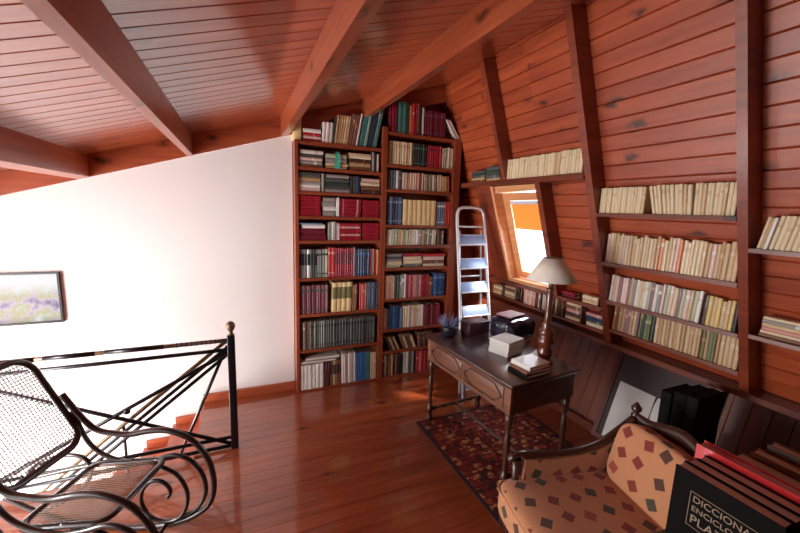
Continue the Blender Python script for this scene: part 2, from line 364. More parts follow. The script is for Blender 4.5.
# knee wall of upright planks under the deck, leaning out
kv = Vector((.27, 0, .80)).normalized(); kn = Vector((-kv.z, 0, kv.x))
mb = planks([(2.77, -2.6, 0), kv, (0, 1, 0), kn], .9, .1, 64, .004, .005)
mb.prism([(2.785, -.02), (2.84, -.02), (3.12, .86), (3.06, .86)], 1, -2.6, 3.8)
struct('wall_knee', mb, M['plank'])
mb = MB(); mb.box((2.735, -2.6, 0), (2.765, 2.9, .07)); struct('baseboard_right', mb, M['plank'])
mb = MB(); mb.box((FX(.86)-.01, -2.6, .825), (3.12, 3.66, .86)); struct('trim_7', mb, M['shelf'])
mb = MB(); mb.box((-.36, 3.645, 0), (.47, 3.669, .075)); struct('baseboard_far', mb, M['skirt'])
# rafters
def rafter(name, y0, y1, za, zb, dep=DEP+.005):
    mb = MB(); mb.prism([(FX(za), za), (FX(za)+dep, za), (FX(zb)+dep, zb), (FX(zb), zb)], 1, y0, y1); return struct(name, mb, M['rafter'])
ZT = 3.2
for k, (y0, y1, za) in enumerate(((2.785, 2.832, 2.155), (1.880, 1.935, .861), (1.012, 1.057, .861), (.09, .142, .861), (-.83, -.78, .861), (-1.75, -1.70, .861))):
    rafter('trim_%d' % (8+k), y0, y1, za, ZT)
rafter('trim_14', 2.375, 2.43, 1.14, 2.107); rafter('trim_15', 3.03, 3.26, 1.14, 2.107, .03)
# stairs
st = MB()
for k in range(1, 11):
    x1 = -.36-.235*(k-1); z = -.178*k
    st.box((x1-.26, 2.802, z-.035), (x1, 3.668, z)); st.box((x1-.02, 2.802, z), (x1, 3.668, z+.143))
struct('stairs', st, M['skirt'])
sk = MB()
for k in range(1, 11):
    x1 = -.36-.235*(k-1); z = -.178*k
    sk.box((x1-.235, 3.645, z), (x1-.021, 3.6685, z+.07))
struct('baseboard_stairs', sk, M['skirt'])
# roof window
def wpt(y, z, d): return Vector((FX(z)+d, y, z))
wf = MB()
def wbar(y0, y1, za, zb, d0, d1): wf.prism([(FX(za)+d0, za), (FX(za)+d1, za), (FX(zb)+d1, zb), (FX(zb)+d0, zb)], 1, y0, y1)
wbar(2.995, 3.028, 1.15, 2.10, .0, .2); wbar(2.43, 2.46, 1.15, 2.10, .05, .2); wbar(2.46, 2.995, 1.15, 1.19, .0, .2); wbar(2.46, 2.995, 2.05, 2.10, .03, .2)
wfo = struct('window_1', wf, M['winwood'])
sa = MB(); wf = sa
wbar(2.90, 2.99, 1.20, 2.04, .10, .15); wbar(2.47, 2.53, 1.20, 2.04, .10, .15); wbar(2.53, 2.90, 1.20, 1.27, .10, .15); wbar(2.53, 2.90, 1.97, 2.04, .10, .15)
sa.build('window_sash', M['winwood'], wfo)
gp = MB(); wf = gp; wbar(2.53, 2.90, 1.27, 1.97, .124, .128); gp.build('window_pane', M['glass'], wfo)
bl = MB(); wf = bl; wbar(2.535, 2.895, 1.70, 1.95, .112, .114); bo = bl.build('window_blind', M['blind'], wfo); bo['label'] = 'orange roller blind pulled half way down the roof window'
bt = MB(); wf = bt; wbar(2.535, 2.895, 1.935, 1.965, .100, .116); bt.build('blind_roller', M['ladder'], wfo)

# ------------------------------------------------------------------ books
ORD = ['', 'first', 'second', 'third', 'fourth', 'fifth', 'sixth', 'seventh', 'eighth', 'ninth', 'tenth', 'eleventh', 'twelfth', 'thirteenth', 'fourteenth', 'fifteenth', 'sixteenth', 'seventeenth', 'eighteenth', 'nineteenth', 'twentieth']
TENS = {20: 'twenty', 30: 'thirty', 40: 'forty', 50: 'fifty'}
def ordw(n):
    if n <= 20: return ORD[n]
    t = n//10*10
    return (TENS[t][:-1]+'ieth') if n % 10 == 0 else TENS[t]+'-'+ORD[n % 10]
PAL = {'white': (236, 230, 224), 'cream': (226, 206, 170), 'beige': (212, 182, 142), 'tan': (190, 154, 110), 'brown': (126, 84, 58), 'dark brown': (74, 48, 38),
 'grey': (156, 150, 144), 'dark grey': (80, 82, 80), 'black': (38, 36, 38), 'navy': (40, 56, 92), 'blue': (48, 100, 158), 'light blue': (120, 150, 184), 'teal': (66, 128, 120),
 'pale teal': (146, 182, 172), 'dark green': (48, 70, 60), 'green': (110, 128, 88), 'pale green': (182, 190, 158), 'red': (196, 44, 48), 'dark red': (158, 24, 48), 'maroon': (112, 24, 46),
 'pink': (216, 152, 144), 'pale pink': (228, 196, 186), 'orange': (216, 130, 78), 'yellow': (226, 196, 120), 'pale yellow': (236, 208, 150), 'purple': (116, 66, 104), 'mauve': (150, 110, 116), 'grey blue': (104, 120, 140), 'grey green': (110, 118, 108), 'olive': (120, 112, 70)}
BM = {}
def cover(c):
    if c not in BM: BM[c] = plain('cover_'+c.replace(' ', '_'), rgb(*PAL[c]), .5, coat=.1, var=.14, scale=9)
    return BM[c]
def book_mesh(t, h, d, bands):
    """spine faces -y; boards, hollow fore-edge and page block; slots cover, pages, band"""
    mb = MB(); bt = min(.003, t*.12); e = .003; r = min(.006, t*.25)
    mb.box((0, r, 0), (bt, d, h)); mb.box((t-bt, r, 0), (t, d, h))
    mb.box((bt, r*1.2, e), (t-bt, d-e*1.5, h-e), 1)
    zs = [0] + sorted(bands) + [h]
    sec = [(0, r), (t*.2, r*.25), (t*.5, 0), (t*.8, r*.25), (t, r)]
    for k in range(len(zs)-1):
        for j in range(4):
            (x0, y0), (x1, y1) = sec[j], sec[j+1]
            mb.face([(x0, y0, zs[k]), (x1, y1, zs[k]), (x1, y1, zs[k+1]), (x0, y0, zs[k+1])], [(0, 0)]*4, 2 if k % 2 else 0, True)
    for z in (0, h):
        mb.face([(x, y, z) for x, y in sec] + [(t-bt, r*1.2, z), (bt, r*1.2, z)], [(0, 0)]*7, 0)
    return mb
BANDC = {'white': 'pale pink', 'cream': 'beige', 'beige': 'cream', 'pale pink': 'white', 'pale yellow': 'cream', 'tan': 'beige', 'brown': 'tan', 'grey': 'white', 'pale green': 'white', 'pink': 'pale pink', 'orange': 'cream',
 'dark red': 'red', 'maroon': 'dark red', 'red': 'pink', 'navy': 'grey blue', 'blue': 'light blue', 'black': 'dark grey', 'dark grey': 'grey', 'teal': 'pale teal', 'dark green': 'grey green', 'purple': 'mauve', 'mauve': 'pink',
 'grey blue': 'light blue', 'grey green': 'grey', 'olive': 'tan', 'dark brown': 'brown', 'light blue': 'white', 'pale teal': 'white', 'green': 'pale green', 'yellow': 'cream'}
counts = {}
def add_book(noun, col, t, h, d, loc, rot, label, group, band=None, nb=1, name=None):
    bands = []
    if nb == 1 and random.random() < .4: a = random.uniform(.55, .75)*h; bands = [a, a+random.uniform(.06, .16)*h]
    elif nb == 2: bands = [.12*h, .16*h, .78*h, .86*h]
    elif nb == 3: bands = [.45*h, .85*h]
    mb = book_mesh(t, h, d, bands)
    o = mb.build(name or noun.replace(' ', '_'), [cover(col), M['pages'], cover(band or BANDC.get(col, 'cream' if random.random() < .5 else 'beige'))], merge=False)
    o.location = loc; o.rotation_euler = rot
    return tag(o, label, 'book', group)
class Shelf:
    """a run of books on one shelf; local x runs to the right along the shelf, y into it"""
    def __init__(s, origin, rz, z, phrase, group, depth):
        s.o = Vector(origin); s.rz = rz; s.z = z; s.ph = phrase; s.g = group; s.d = depth; s.n = 0; s.st = 0
        s.ex = Vector((math.cos(rz), math.sin(rz), 0)); s.ey = Vector((-math.sin(rz), math.cos(rz), 0))
    def at(s, x, y, z):
        p = s.o+s.ex*x+s.ey*y; return Vector((p.x, p.y, z))
    def up(s, n, x0, x1, h, cols, noun='hardback', lean=0, hv=.05, band=None, nb=1, inset=.012, z=None):
        t = (x1-x0)/n
        if isinstance(cols, str): cols = [cols]
        ws = [1+random.uniform(-.2, .2) if len(cols) > 1 else 1 for _ in range(n)]; k = sum(ws); x = x0
        for i in range(n):
            w = t*n*ws[i]/k; s.n += 1; hh = h*(1+random.uniform(-hv, hv)); c = cols[i % len(cols)] if len(cols) < 4 else random.choice(cols)
            th = math.radians(lean) if not isinstance(lean, tuple) else math.radians(lean[0]+(lean[1]-lean[0])*i/max(1, n-1))
            tt = w*.96*math.cos(th)
            zz = (z or s.z)+.0005+(tt*math.sin(th) if th > 0 else 0)
            add_book(noun, c, tt, hh, min(s.d, h*.72), s.at(x, inset+random.uniform(0, .008), zz), (0, th, s.rz),
                     '%s %s, %s upright from left, %s' % (c, noun, ordw(s.n), s.ph), s.g, band, nb)
            x += w
    def pile(s, n, x0, x1, h, cols, noun='hardback', jig=.01, band=None, nb=1, inset=.012, z=None):
        s.st += 1; t = h/n; zz = (z or s.z)+.0005
        if isinstance(cols, str): cols = [cols]
        ws = [1+random.uniform(-.25, .25) for _ in range(n)]; k = sum(ws)
        for i in range(n):
            w = h*ws[i]/k; c = cols[i % len(cols)]
            ln = (x1-x0)*(1-random.uniform(0, .08))
            pos = n-i
            pw = ('topmost' if pos == 1 else ordw(pos)+' from top')
            add_book(noun, c, w*.97, ln, min(s.d, (x1-x0)*.8), s.at(x0+random.uniform(0, jig), inset+random.uniform(0, jig), zz+w*.97), (0, PI/2, s.rz),
                     '%s %s, %s, %s pile, %s' % (c, noun, pw, ordw(s.st), s.ph), s.g, band, nb)
            zz += w
    def flat_on(s, x0, x1, z, t, col, noun, label):
        add_book(noun, col, t, x1-x0, s.d, s.at(x0, .006, z+t+.0006), (0, PI/2, s.rz), label, s.g, nb=0)

# ---- bookcases
YF = 3.535
def bookcase(name, label, x0, x1, zs, top, wl, wr, zmaxl, zmaxr):
    root = thing(name, label, 'bookcase', ((x0+x1)/2, YF, 0)); iv = Matrix.Translation((-(x0+x1)/2, -YF, 0))
    def P(nm, lo, hi): mb = MB(); mb.box(lo, hi, mat=iv); return mb.build(nm, M['case'], root)
    P('side_panel', (x0, YF, 0), (x0+wl, 3.785, zmaxl)); P('side_panel', (x1-wr, YF, 0), (x1, 3.785, zmaxr))
    for z in zs:
        if z < .1: P('plinth', (x0+wl, YF+.004, 0), (x1-wr, 3.785, .018))
        else: P('shelf', (x0+wl, YF+.004, z-.03), (x1-wr, 3.785, z))
    P('back_panel', (x0+wl, 3.775, .02), (x1-wr, 3.785, min(zmaxl, zmaxr)-.05))
    return root
LZ = [2.42, 2.192, 1.972, 1.746, 1.517, 1.155, .797, .433, .018]
RZ = [2.588, 2.277, 2.035, 1.675, 1.465, 1.228, .892, .556, .31, .018]
LZ = [round(z*1.008, 4) for z in LZ]; RZ = [round(z*1.008, 4) for z in RZ]
bookcase('bookcase', 'tall reddish bookcase directly beside the white wall, packed with books', .475, 1.352, LZ, 0, .03, .03, LZ[0], 2.65)
bookcase('bookcase', 'tall reddish bookcase in the corner behind the stepladder, packed with books', 1.354, 2.235, RZ, 0, .022, .085, 2.65, RZ[0])
def lx(p): return .474+(p-297)*.01037-.475
def rx(p): return 1.37+(p-384)*.01125-1.354
NTH = ['top', 'second', 'third', 'fourth', 'fifth', 'sixth', 'seventh', 'eighth', 'ninth', 'tenth']
def LS(k): return Shelf((.475, YF, 0), 0, LZ[k], '%s shelf%s, bookcase beside white wall' % (NTH[k], '' if k == 0 else ' down'), 'books on the %s shelf of the bookcase by the white wall' % NTH[k], .2)
def RS(k): return Shelf((1.354, YF, 0), 0, RZ[k], '%s shelf%s, corner bookcase' % (NTH[k], '' if k == 0 else ' down'), 'books on the %s shelf of the corner bookcase' % NTH[k], .2)
s = LS(0)
s.up(1, lx(296.5), lx(303.5), .20, 'pale yellow', 'box file', hv=0, nb=0)
s.pile(4, lx(304.5), lx(320.5), .115, ['dark red', 'pale pink', 'red', 'white'])
s.up(3, lx(321), lx(330.5), .185, 'white', 'hardback', 4, .02, nb=0); s.up(1, lx(330.5), lx(332.5), .235, 'dark green', 'hardback', 6)
s.up(6, lx(332.5), lx(344.5), .265, ['tan', 'beige', 'tan'], 'volume', (7, 9), .02, nb=2); s.up(4, lx(344.5), lx(352.5), .285, ['mauve', 'brown'], 'hardback', 9.5, .02)
s.up(1, lx(352.5), lx(354), .295, 'white', 'hardback', 10); s.up(1, lx(354), lx(355.5), .29, 'black', 'hardback', 10)
s.up(3, lx(355.5), lx(363), .32, ['teal', 'teal', 'pale teal'], 'hardback', 10.5, .02, nb=0); s.up(3, lx(363), lx(368.5), .405, ['navy', 'dark green', 'navy'], 'hardback', 11, .02, nb=0)
s.up(2, lx(368.5), lx(373), .43, ['pale teal', 'teal'], 'hardback', 11.5, .01)
s = LS(1)
s.pile(5, lx(301), lx(322.5), .155, ['brown', 'grey', 'pale pink', 'dark grey', 'white']); s.pile(4, lx(324.5), lx(345), .14, ['tan', 'cream', 'grey', 'pale green'])
s.pile(4, lx(346.5), lx(368), .165, ['brown', 'tan', 'dark brown', 'cream']); s.up(3, lx(369), lx(376), .18, ['grey', 'black', 'white'])
mb = MB(); ct = catmull([(0, .05, 2.370), (0, .018, 2.371), (.002, .004, 2.353), (.004, .003, 2.28), (-.002, .004, 2.215)], 5)
mb.grid([[p+Vector((dx*(.012+.016*i/len(ct)), -.002*abs(dx), 0)) for dx in (-1, -.5, 0, .5, 1)] for i, p in enumerate(ct)]); mb.grid([[p+Vector((dx*(.012+.016*i/len(ct)), .0015, -.001)) for dx in (1, .5, 0, -.5, -1)] for i, p in enumerate(ct)])
o = mb.build('ribbon', plain('teal_ribbon', rgb(70, 190, 160), .6)); o.location = (.475+lx(335), YF, 0); tag(o, 'bright teal ribbon hanging over a pile of books on the second shelf down', 'ribbon')
s = LS(2)
s.pile(5, lx(300.5), lx(320), .175, ['pale pink', 'white', 'grey', 'tan', 'dark grey'], nb=0); s.up(1, lx(321), lx(323.5), .165, 'grey')
s.pile(5, lx(324), lx(347), .17, ['grey', 'dark grey', 'dark green', 'dark grey', 'grey']); s.up(3, lx(348), lx(357), .165, ['black', 'dark grey', 'navy'], nb=0)
s.pile(4, lx(358), lx(377), .155, ['dark brown', 'brown', 'cream', 'pale pink'])
s = LS(3)
s.pile(8, lx(300.5), lx(320.5), .19, 'dark red', 'volume', nb=2, jig=.003); s.pile(4, lx(321.5), lx(333.5), .18, ['grey', 'white', 'grey', 'grey'], nb=0)
s.up(2, lx(334.5), lx(337.5), .18, 'white'); s.pile(7, lx(338), lx(359), .175, 'dark red', 'volume', nb=2, jig=.004, band='pink'); s.pile(8, lx(360.3), lx(378.5), .17, 'dark red', 'volume', nb=2, jig=.003)
s = LS(4)
s.pile(2, lx(300.5), lx(325.5), .115, 'maroon', 'volume', nb=0, jig=.002)
s.flat_on(lx(303), lx(324), LZ[4]+.116, .035, 'white', 'box file', 'white folded box file lying on the two maroon volumes, fifth shelf down')
s.flat_on(lx(301), lx(322), LZ[4]+.152, .012, 'light blue', 'pamphlet', 'pale blue pamphlet on the white box file, fifth shelf down')
s.up(4, lx(327), lx(334.5), .18, ['grey', 'green', 'white']); s.up(2, lx(335), lx(338), .165, 'pale pink')
s.pile(7, lx(338.5), lx(359), .17, ['dark red', 'dark red', 'pink'], noun='volume', nb=2, jig=.004); s.pile(9, lx(360.3), lx(378.5), .175, 'dark red', 'volume', nb=2, jig=.003)
s = LS(5)
s.up(3, lx(300.5), lx(307.5), .275, ['grey green', 'grey', 'grey green'], noun='volume', hv=.01, nb=3, band='black'); s.up(1, lx(307.5), lx(310.5), .275, 'white', noun='volume', hv=0, nb=3, band='black')
s.up(3, lx(310.5), lx(317), .275, ['dark grey', 'dark green', 'grey green'], noun='volume', hv=.01, nb=3, band='black'); s.up(4, lx(317), lx(327), .275, ['grey', 'pale green', 'grey green', 'grey'], noun='volume', hv=.01, nb=2, band='black')
s.up(2, lx(327.3), lx(334), .29, 'red', noun='volume', hv=.01, nb=2, band='pink'); s.up(8, lx(334.5), lx(352), .285, 'dark red', noun='volume', hv=.01, nb=3, band='maroon'); s.up(1, lx(352), lx(354), .28, 'mauve')
s.up(6, lx(354.3), lx(369), .275, 'navy', noun='volume', hv=.01, nb=2, band='blue'); s.up(4, lx(369.5), lx(378.5), .27, ['red', 'orange', 'olive', 'red'], hv=.03)
s = LS(6)
s.up(12, lx(300.5), lx(327), .28, ['maroon', 'mauve'], noun='volume', hv=.01, nb=2, band='dark grey')
s.up(4, lx(330.5), lx(350), .30, 'pale yellow', 'box file', 2, .01, nb=3, band='olive', inset=.006); s.up(2, lx(350.5), lx(356), .27, ['tan', 'brown'], lean=2)
s.up(4, lx(358.5), lx(366), .275, ['red', 'pink'], hv=.02); s.up(5, lx(367), lx(378.5), .28, ['grey blue', 'navy'], noun='volume', hv=.015, nb=2, band='dark grey')
s = LS(7)
s.up(4, lx(301.5), lx(309.5), .29, ['brown', 'grey', 'dark brown'], hv=.02); s.up(9, lx(309.5), lx(329), .285, 'grey green', noun='volume', hv=.008, nb=2, band='dark grey')
s.up(16, lx(329.3), lx(376), .285, 'dark grey', noun='volume', hv=.006, nb=2, band='black')
s = LS(8)
s.up(6, lx(300.5), lx(323), .26, 'white', 'binder', hv=.01, nb=0, inset=.004); s.up(2, lx(323.5), lx(329), .262, ['maroon', 'dark brown'], lean=3)
s.up(4, lx(330), lx(341), .265, ['brown', 'tan', 'brown'], noun='volume', hv=.02, nb=3, band='dark brown'); s.up(7, lx(341.5), lx(356), .325, ['white', 'pale pink', 'grey'], hv=.01, lean=-1, nb=0)
s.up(5, lx(356.5), lx(367), .315, 'blue', hv=.01, nb=0); s.up(2, lx(367), lx(371.5), .31, 'teal', hv=.01); s.up(3, lx(372), lx(378.5), .305, ['beige', 'pale pink'], hv=.02)
for i, (a, b, c) in enumerate(((301, 338, 'white'), (303, 340, 'grey'), (305, 342, 'white'))):
    s.flat_on(lx(a)+.004*i, lx(b)-.035, .018+.275+.0165*i, .015, c, 'magazine', '%s magazine lying %s on the white binders, lowest shelf by white wall' % (c, ('undermost', 'sandwiched', 'topmost')[i]))
s = RS(0)
s.up(3, rx(386), rx(394), .27, ['maroon', 'dark red', 'maroon'], hv=.02); s.up(2, rx(394.5), rx(403), .30, ['teal', 'teal'], hv=.01, nb=0); s.up(3, rx(403), rx(411), .29, ['dark green', 'orange', 'red'], hv=.05)
s.up(2, rx(411.5), rx(415.5), .31, ['dark red', 'brown'], hv=.02); s.up(1, rx(415.5), rx(418), .27, 'black'); s.up(1, rx(418), rx(420.3), .265, 'white', nb=0)
s.up(8, rx(421), rx(443), .255, 'maroon', noun='volume', hv=.01, nb=2, band='purple'); s.up(3, rx(455), rx(460.5), .235, ['white', 'cream', 'white'], 'magazine', -36, .03, nb=0)
s = RS(1)
s.up(3, rx(386), rx(392), .23, ['tan', 'olive', 'cream'], hv=.02); s.up(7, rx(392), rx(409.5), .23, 'cream', noun='volume', hv=.01, nb=2); s.up(6, rx(410), rx(425), .225, ['dark green', 'black'], noun='volume', hv=.01, nb=2, band='teal')
s.up(6, rx(425.5), rx(440.5), .225, ['dark red', 'red'], noun='volume', hv=.01, nb=2, band='maroon'); s.up(6, rx(441), rx(452.8), .22, ['pale green', 'cream', 'white', 'beige'], hv=.04)
s = RS(2)
s.up(5, rx(386.5), rx(400), .185, ['grey', 'grey blue', 'white', 'dark grey'], hv=.04); s.up(6, rx(400.5), rx(415), .175, ['pale pink', 'beige'], hv=.02, nb=0); s.up(3, rx(415.5), rx(422), .175, ['pink', 'brown', 'pale pink'])
s.up(9, rx(423), rx(445), .17, ['cream', 'grey green', 'beige', 'dark grey'], lean=-2, hv=.05); s.up(2, rx(445.5), rx(451), .165, ['tan', 'orange'], lean=-4)
s = RS(3)
s.up(6, rx(386.5), rx(401.5), .285, ['navy', 'grey blue', 'navy'], noun='volume', hv=.01, nb=2, band='light blue'); s.up(7, rx(402), rx(436.5), .265, 'pale yellow', 'box file', hv=.005, nb=0, inset=.004)
s.up(4, rx(437.5), rx(447), .255, ['light blue', 'grey blue'], noun='volume', hv=.01, nb=2, band='white'); s.up(3, rx(447), rx(452.8), .26, 'red', hv=.02, nb=0)
s = RS(4)
s.up(19, rx(386), rx(438.5), .162, ['white', 'cream', 'beige', 'pale green', 'grey'], 'paperback', 3, .05); s.up(3, rx(440), rx(447), .158, ['brown', 'dark grey', 'grey'], lean=0)
s = RS(5)
s.pile(5, rx(386), rx(402), .145, ['pale green', 'cream', 'grey', 'dark grey', 'grey']); s.pile(4, rx(404), rx(424), .15, ['grey green', 'cream', 'cream', 'dark red'])
s.pile(4, rx(425), rx(450), .14, ['cream', 'brown', 'pale pink', 'red'])
s = RS(6)
s.up(5, rx(386), rx(396), .255, ['pink', 'beige', 'tan'], hv=.03); s.up(2, rx(396.5), rx(401), .26, ['dark green', 'dark grey']); s.up(3, rx(401), rx(408), .25, ['pale teal', 'grey', 'white'], hv=.04)
s.up(4, rx(408.5), rx(417), .25, ['dark red', 'pink'], hv=.03); s.up(6, rx(417), rx(433), .25, ['purple', 'pink', 'mauve', 'dark red'], hv=.03); s.up(1, rx(433), rx(437), .23, 'brown'); s.up(4, rx(438), rx(451), .255, ['blue', 'navy'], noun='volume', hv=.015, nb=2)
s = RS(7)
s.up(3, rx(386), rx(391.5), .225, ['white', 'brown', 'dark grey'], hv=.05); s.up(3, rx(392), rx(402), .25, ['navy', 'blue', 'navy'], hv=.01, nb=0); s.up(1, rx(402.5), rx(405.5), .24, 'light blue')
s.up(9, rx(406), rx(428), .245, ['white', 'cream', 'beige', 'white'], hv=.02); s.up(7, rx(428.5), rx(447), .24, ['dark red', 'dark brown', 'maroon'], hv=.03)
s = RS(8)
s.up(4, rx(394), rx(404), .16, ['dark brown', 'tan'], lean=-25, hv=.03); s.up(5, rx(408), rx(422), .155, ['brown', 'beige', 'dark grey'], lean=-22, hv=.03); s.up(6, rx(424), rx(441), .155, ['brown', 'dark brown'], lean=-5)
s = RS(9)
s.up(7, rx(385.5), rx(401.5), .245, ['brown', 'tan', 'dark brown'], hv=.02); s.up(2, rx(402), rx(408), .23, 'black', hv=.02); s.up(2, rx(408), rx(414), .25, ['pale green', 'white']); s.up(3, rx(414.5), rx(421.5), .25, ['dark grey', 'grey', 'black'])
s.up(4, rx(422), rx(434), .24, ['red', 'pink', 'dark red'], hv=.03); s.up(5, rx(435), rx(449), .22, ['brown', 'dark brown', 'grey'])

# ---- shelves on the mansard wall
def wshelf(y0, y1, z, label, thick=.022, d=.128, out=.0):
    mb = MB(); x = FX(z); mb.box((-out, -(y1-y0)/2, -thick), (d, (y1-y0)/2, 0), mat=None)
    o = mb.build('wall_shelf', M['shelf']); o.location = (x, (y0+y1)/2, z)
    return tag(o, label, 'shelf')
G0, G1 = 1.059, 1.878
wshelf(1.937, 3.52, 2.152, 'long shelf running along above the roof window', .045)
for z, lab in ((1.872, 'highest shelf between the two tall dark rafters'), (1.516, 'second shelf down between the two tall dark rafters'), (1.217, 'third shelf down between the two tall dark rafters'), (.980, 'lowest shelf between the two tall dark rafters')):
    wshelf(G0, G1, z, lab, .026)
wshelf(.144, 1.01, 1.712, 'upper shelf right of the rightmost dark rafter'); wshelf(.144, 1.01, 1.235, 'lower shelf right of the rightmost dark rafter, with stacked books')
wshelf(1.937, 3.40, 1.138, 'sill shelf directly beneath the roof window', .03, .13); wshelf(1.937, 3.40, .935, 'low shelf under the sill shelf of the roof window', .022, .13)
def MSh(yl, z, phrase, group): return Shelf((FX(z), yl, 0), -PI/2, z, phrase, group, .07)
CR = ['cream', 'cream', 'beige', 'cream', 'cream']
# slight backward lean follows the wall: books are shallow enough to stand upright
s = MSh(2.80, 2.152, 'shelf above the window', 'paperbacks on the shelf above the roof window'); s.up(36, 0, .83, .175, CR, 'paperback', 0, .02)
s = MSh(3.36, 2.152, 'shelf above the window, left end', 'dark books at the left end of the shelf above the window'); s.pile(5, .0, .24, .115, ['brown', 'tan', 'dark grey', 'dark green', 'dark grey']); s.pile(4, .25, .47, .14, ['tan', 'dark grey', 'dark green', 'dark grey'])
ph = '%s shelf between tall rafters'
s = MSh(G1, 1.872, ph % 'highest', 'paperbacks on the highest shelf between the tall rafters'); s.up(18, .004, .325, .172, CR, 'paperback', 0, .015); s.up(10, .385, .60, .175, CR, 'paperback', (-14, -5), .02); s.up(10, .61, .80, .175, CR, 'paperback', (-3, 0), .015)
s = MSh(G1, 1.516, ph % 'second', 'paperbacks on the second shelf between the tall rafters'); s.up(36, .008, .80, .205, ['cream', 'beige', 'cream', 'beige', 'tan', 'cream', 'pale pink', 'cream', 'beige', 'tan', 'orange', 'cream', 'beige', 'cream'], 'paperback', 1, .07)
s = MSh(G1, 1.217, ph % 'third', 'paperbacks on the third shelf between the tall rafters'); s.up(27, .004, .61, .195, ['grey', 'pale pink', 'mauve', 'cream', 'white', 'pale green', 'beige'], 'paperback', 2, .03); s.up(8, .62, .80, .175, ['dark brown', 'cream', 'black', 'yellow', 'beige'], 'paperback', 1, .06)
s = MSh(G1, .980, ph % 'lowest', 'books on the lowest shelf between the tall rafters'); s.up(9, .004, .20, .205, ['brown', 'tan', 'mauve', 'beige', 'orange'], 'paperback', 2, .03); s.up(5, .205, .31, .21, ['olive', 'dark green', 'green'], 'paperback', 2, .02); s.up(12, .32, .60, .205, ['beige', 'tan'], 'paperback', 0, .015); s.up(5, .605, .70, .205, ['olive', 'tan', 'green'], 'paperback', 0, .03); s.up(4, .705, .80, .205, 'beige', 'paperback', 0, .01)
s = MSh(1.0, 1.712, 'upper shelf right of the last rafter', 'paperbacks right of the last tall rafter'); s.up(3, .012, .055, .16, ['cream', 'tan', 'white'], 'paperback', 9, .02); s.up(22, .06, .50, .165, CR, 'paperback', 9, .02)
s = MSh(1.0, 1.235, 'lower shelf right of the last rafter', 'books lying right of the last tall rafter'); s.pile(6, .02, .23, .115, ['brown', 'cream', 'pink', 'beige', 'grey', 'cream'], 'paperback', .012); s.pile(5, .24, .44, .105, ['cream', 'brown', 'pale pink', 'tan', 'cream'], 'paperback', .012)
s = MSh(3.38, .935, 'low shelf under the window', 'books on the low shelf under the roof window')
s.pile(4, .0, .16, .12, ['beige', 'tan', 'cream', 'brown']); s.pile(4, .20, .37, .13, ['tan', 'cream', 'brown', 'beige']); s.up(7, .50, .66, .15, ['pink', 'pale pink', 'tan'], 'paperback', 0, .04)
s.up(5, .70, .82, .15, ['pale pink', 'mauve', 'cream'], 'paperback', 0, .04); s.up(4, .84, .93, .15, ['beige', 'pink', 'brown'], 'paperback', 2)
s.pile(5, 1.04, 1.21, .15, ['beige', 'dark brown', 'pink', 'brown', 'cream']); s.pile(4, 1.25, 1.42, .115, ['cream', 'dark grey', 'navy', 'pink'])
s = MSh(3.38, 1.138, 'sill shelf under the window', 'books on the sill shelf right of the roof window'); s.pile(2, 1.03, 1.17, .05, ['maroon', 'dark red']); s.pile(2, 1.25, 1.40, .065, ['beige', 'cream'], 'paperback')
# turned balusters between the two shelves under the window
bal0 = None
for k, y in enumerate((2.99, 2.905, 2.64, 2.48, 2.365, 2.17)):
    mb = MB(); mb.lathe([(.012, 0), (.014, .012), (.008, .02), (.013, .05), (.015, .08), (.010, .11), (.007, .13), (.013, .15), (.012, .1715)], n=12)
    if bal0 is None: o = bal0 = mb.build('baluster', M['chairwood'])
    else: o = bal0.copy(); C.objects.link(o)
    o.location = (FX(.935)+.012, y, .9355)
    tag(o, 'small turned dark baluster, %s from the left under the sill shelf of the window' % ordw(k+1), 'baluster', 'balusters under the window sill shelf')

# ------------------------------------------------------------------ desk
DK = thing('writing_desk', 'dark wooden writing desk on turned legs standing on the patterned rug', 'desk', (1.80, 2.205, 0), (0, 0, math.radians(4.2)))
DL, DW, DH = 1.035, .645, .79      # length along local y, depth along local x
mb = MB(); mb.box((-DW/2, -DL/2, DH-.028), (DW/2, DL/2, DH), bev=.006); mb.build('desk_top', M['desktop'], DK)
ix, iy = DW/2-.022, DL/2-.025
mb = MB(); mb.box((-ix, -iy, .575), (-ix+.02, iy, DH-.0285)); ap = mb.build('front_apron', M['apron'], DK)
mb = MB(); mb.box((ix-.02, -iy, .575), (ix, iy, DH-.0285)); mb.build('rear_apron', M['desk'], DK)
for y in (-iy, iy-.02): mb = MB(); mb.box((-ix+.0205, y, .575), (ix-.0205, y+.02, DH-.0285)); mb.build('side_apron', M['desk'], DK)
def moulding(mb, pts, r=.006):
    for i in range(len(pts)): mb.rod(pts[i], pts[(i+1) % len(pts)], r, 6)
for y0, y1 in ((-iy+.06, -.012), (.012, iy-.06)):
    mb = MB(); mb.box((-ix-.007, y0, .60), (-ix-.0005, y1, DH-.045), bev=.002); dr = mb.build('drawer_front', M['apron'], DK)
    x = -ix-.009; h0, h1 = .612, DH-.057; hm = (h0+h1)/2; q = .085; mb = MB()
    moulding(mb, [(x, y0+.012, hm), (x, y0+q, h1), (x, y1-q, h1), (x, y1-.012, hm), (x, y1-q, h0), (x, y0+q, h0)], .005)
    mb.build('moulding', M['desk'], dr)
LEG = [(.022, 0), (.026, .02), (.024, .05), (.014, .065), (.026, .075), (.026, .135), (.014, .145), (.020, .17), (.016, .22), (.021, .30), (.024, .36), (.015, .42), (.013, .44), (.024, .455), (.017, .475), (.026, .49), (.027, .574)]
for sx in (-1, 1):
    for sy in (-1, 1):
        mb = MB(); mb.lathe(LEG, (sx*(ix-.028), sy*(iy-.028), .0068), 14); mb.build('leg', M['desk'], DK)
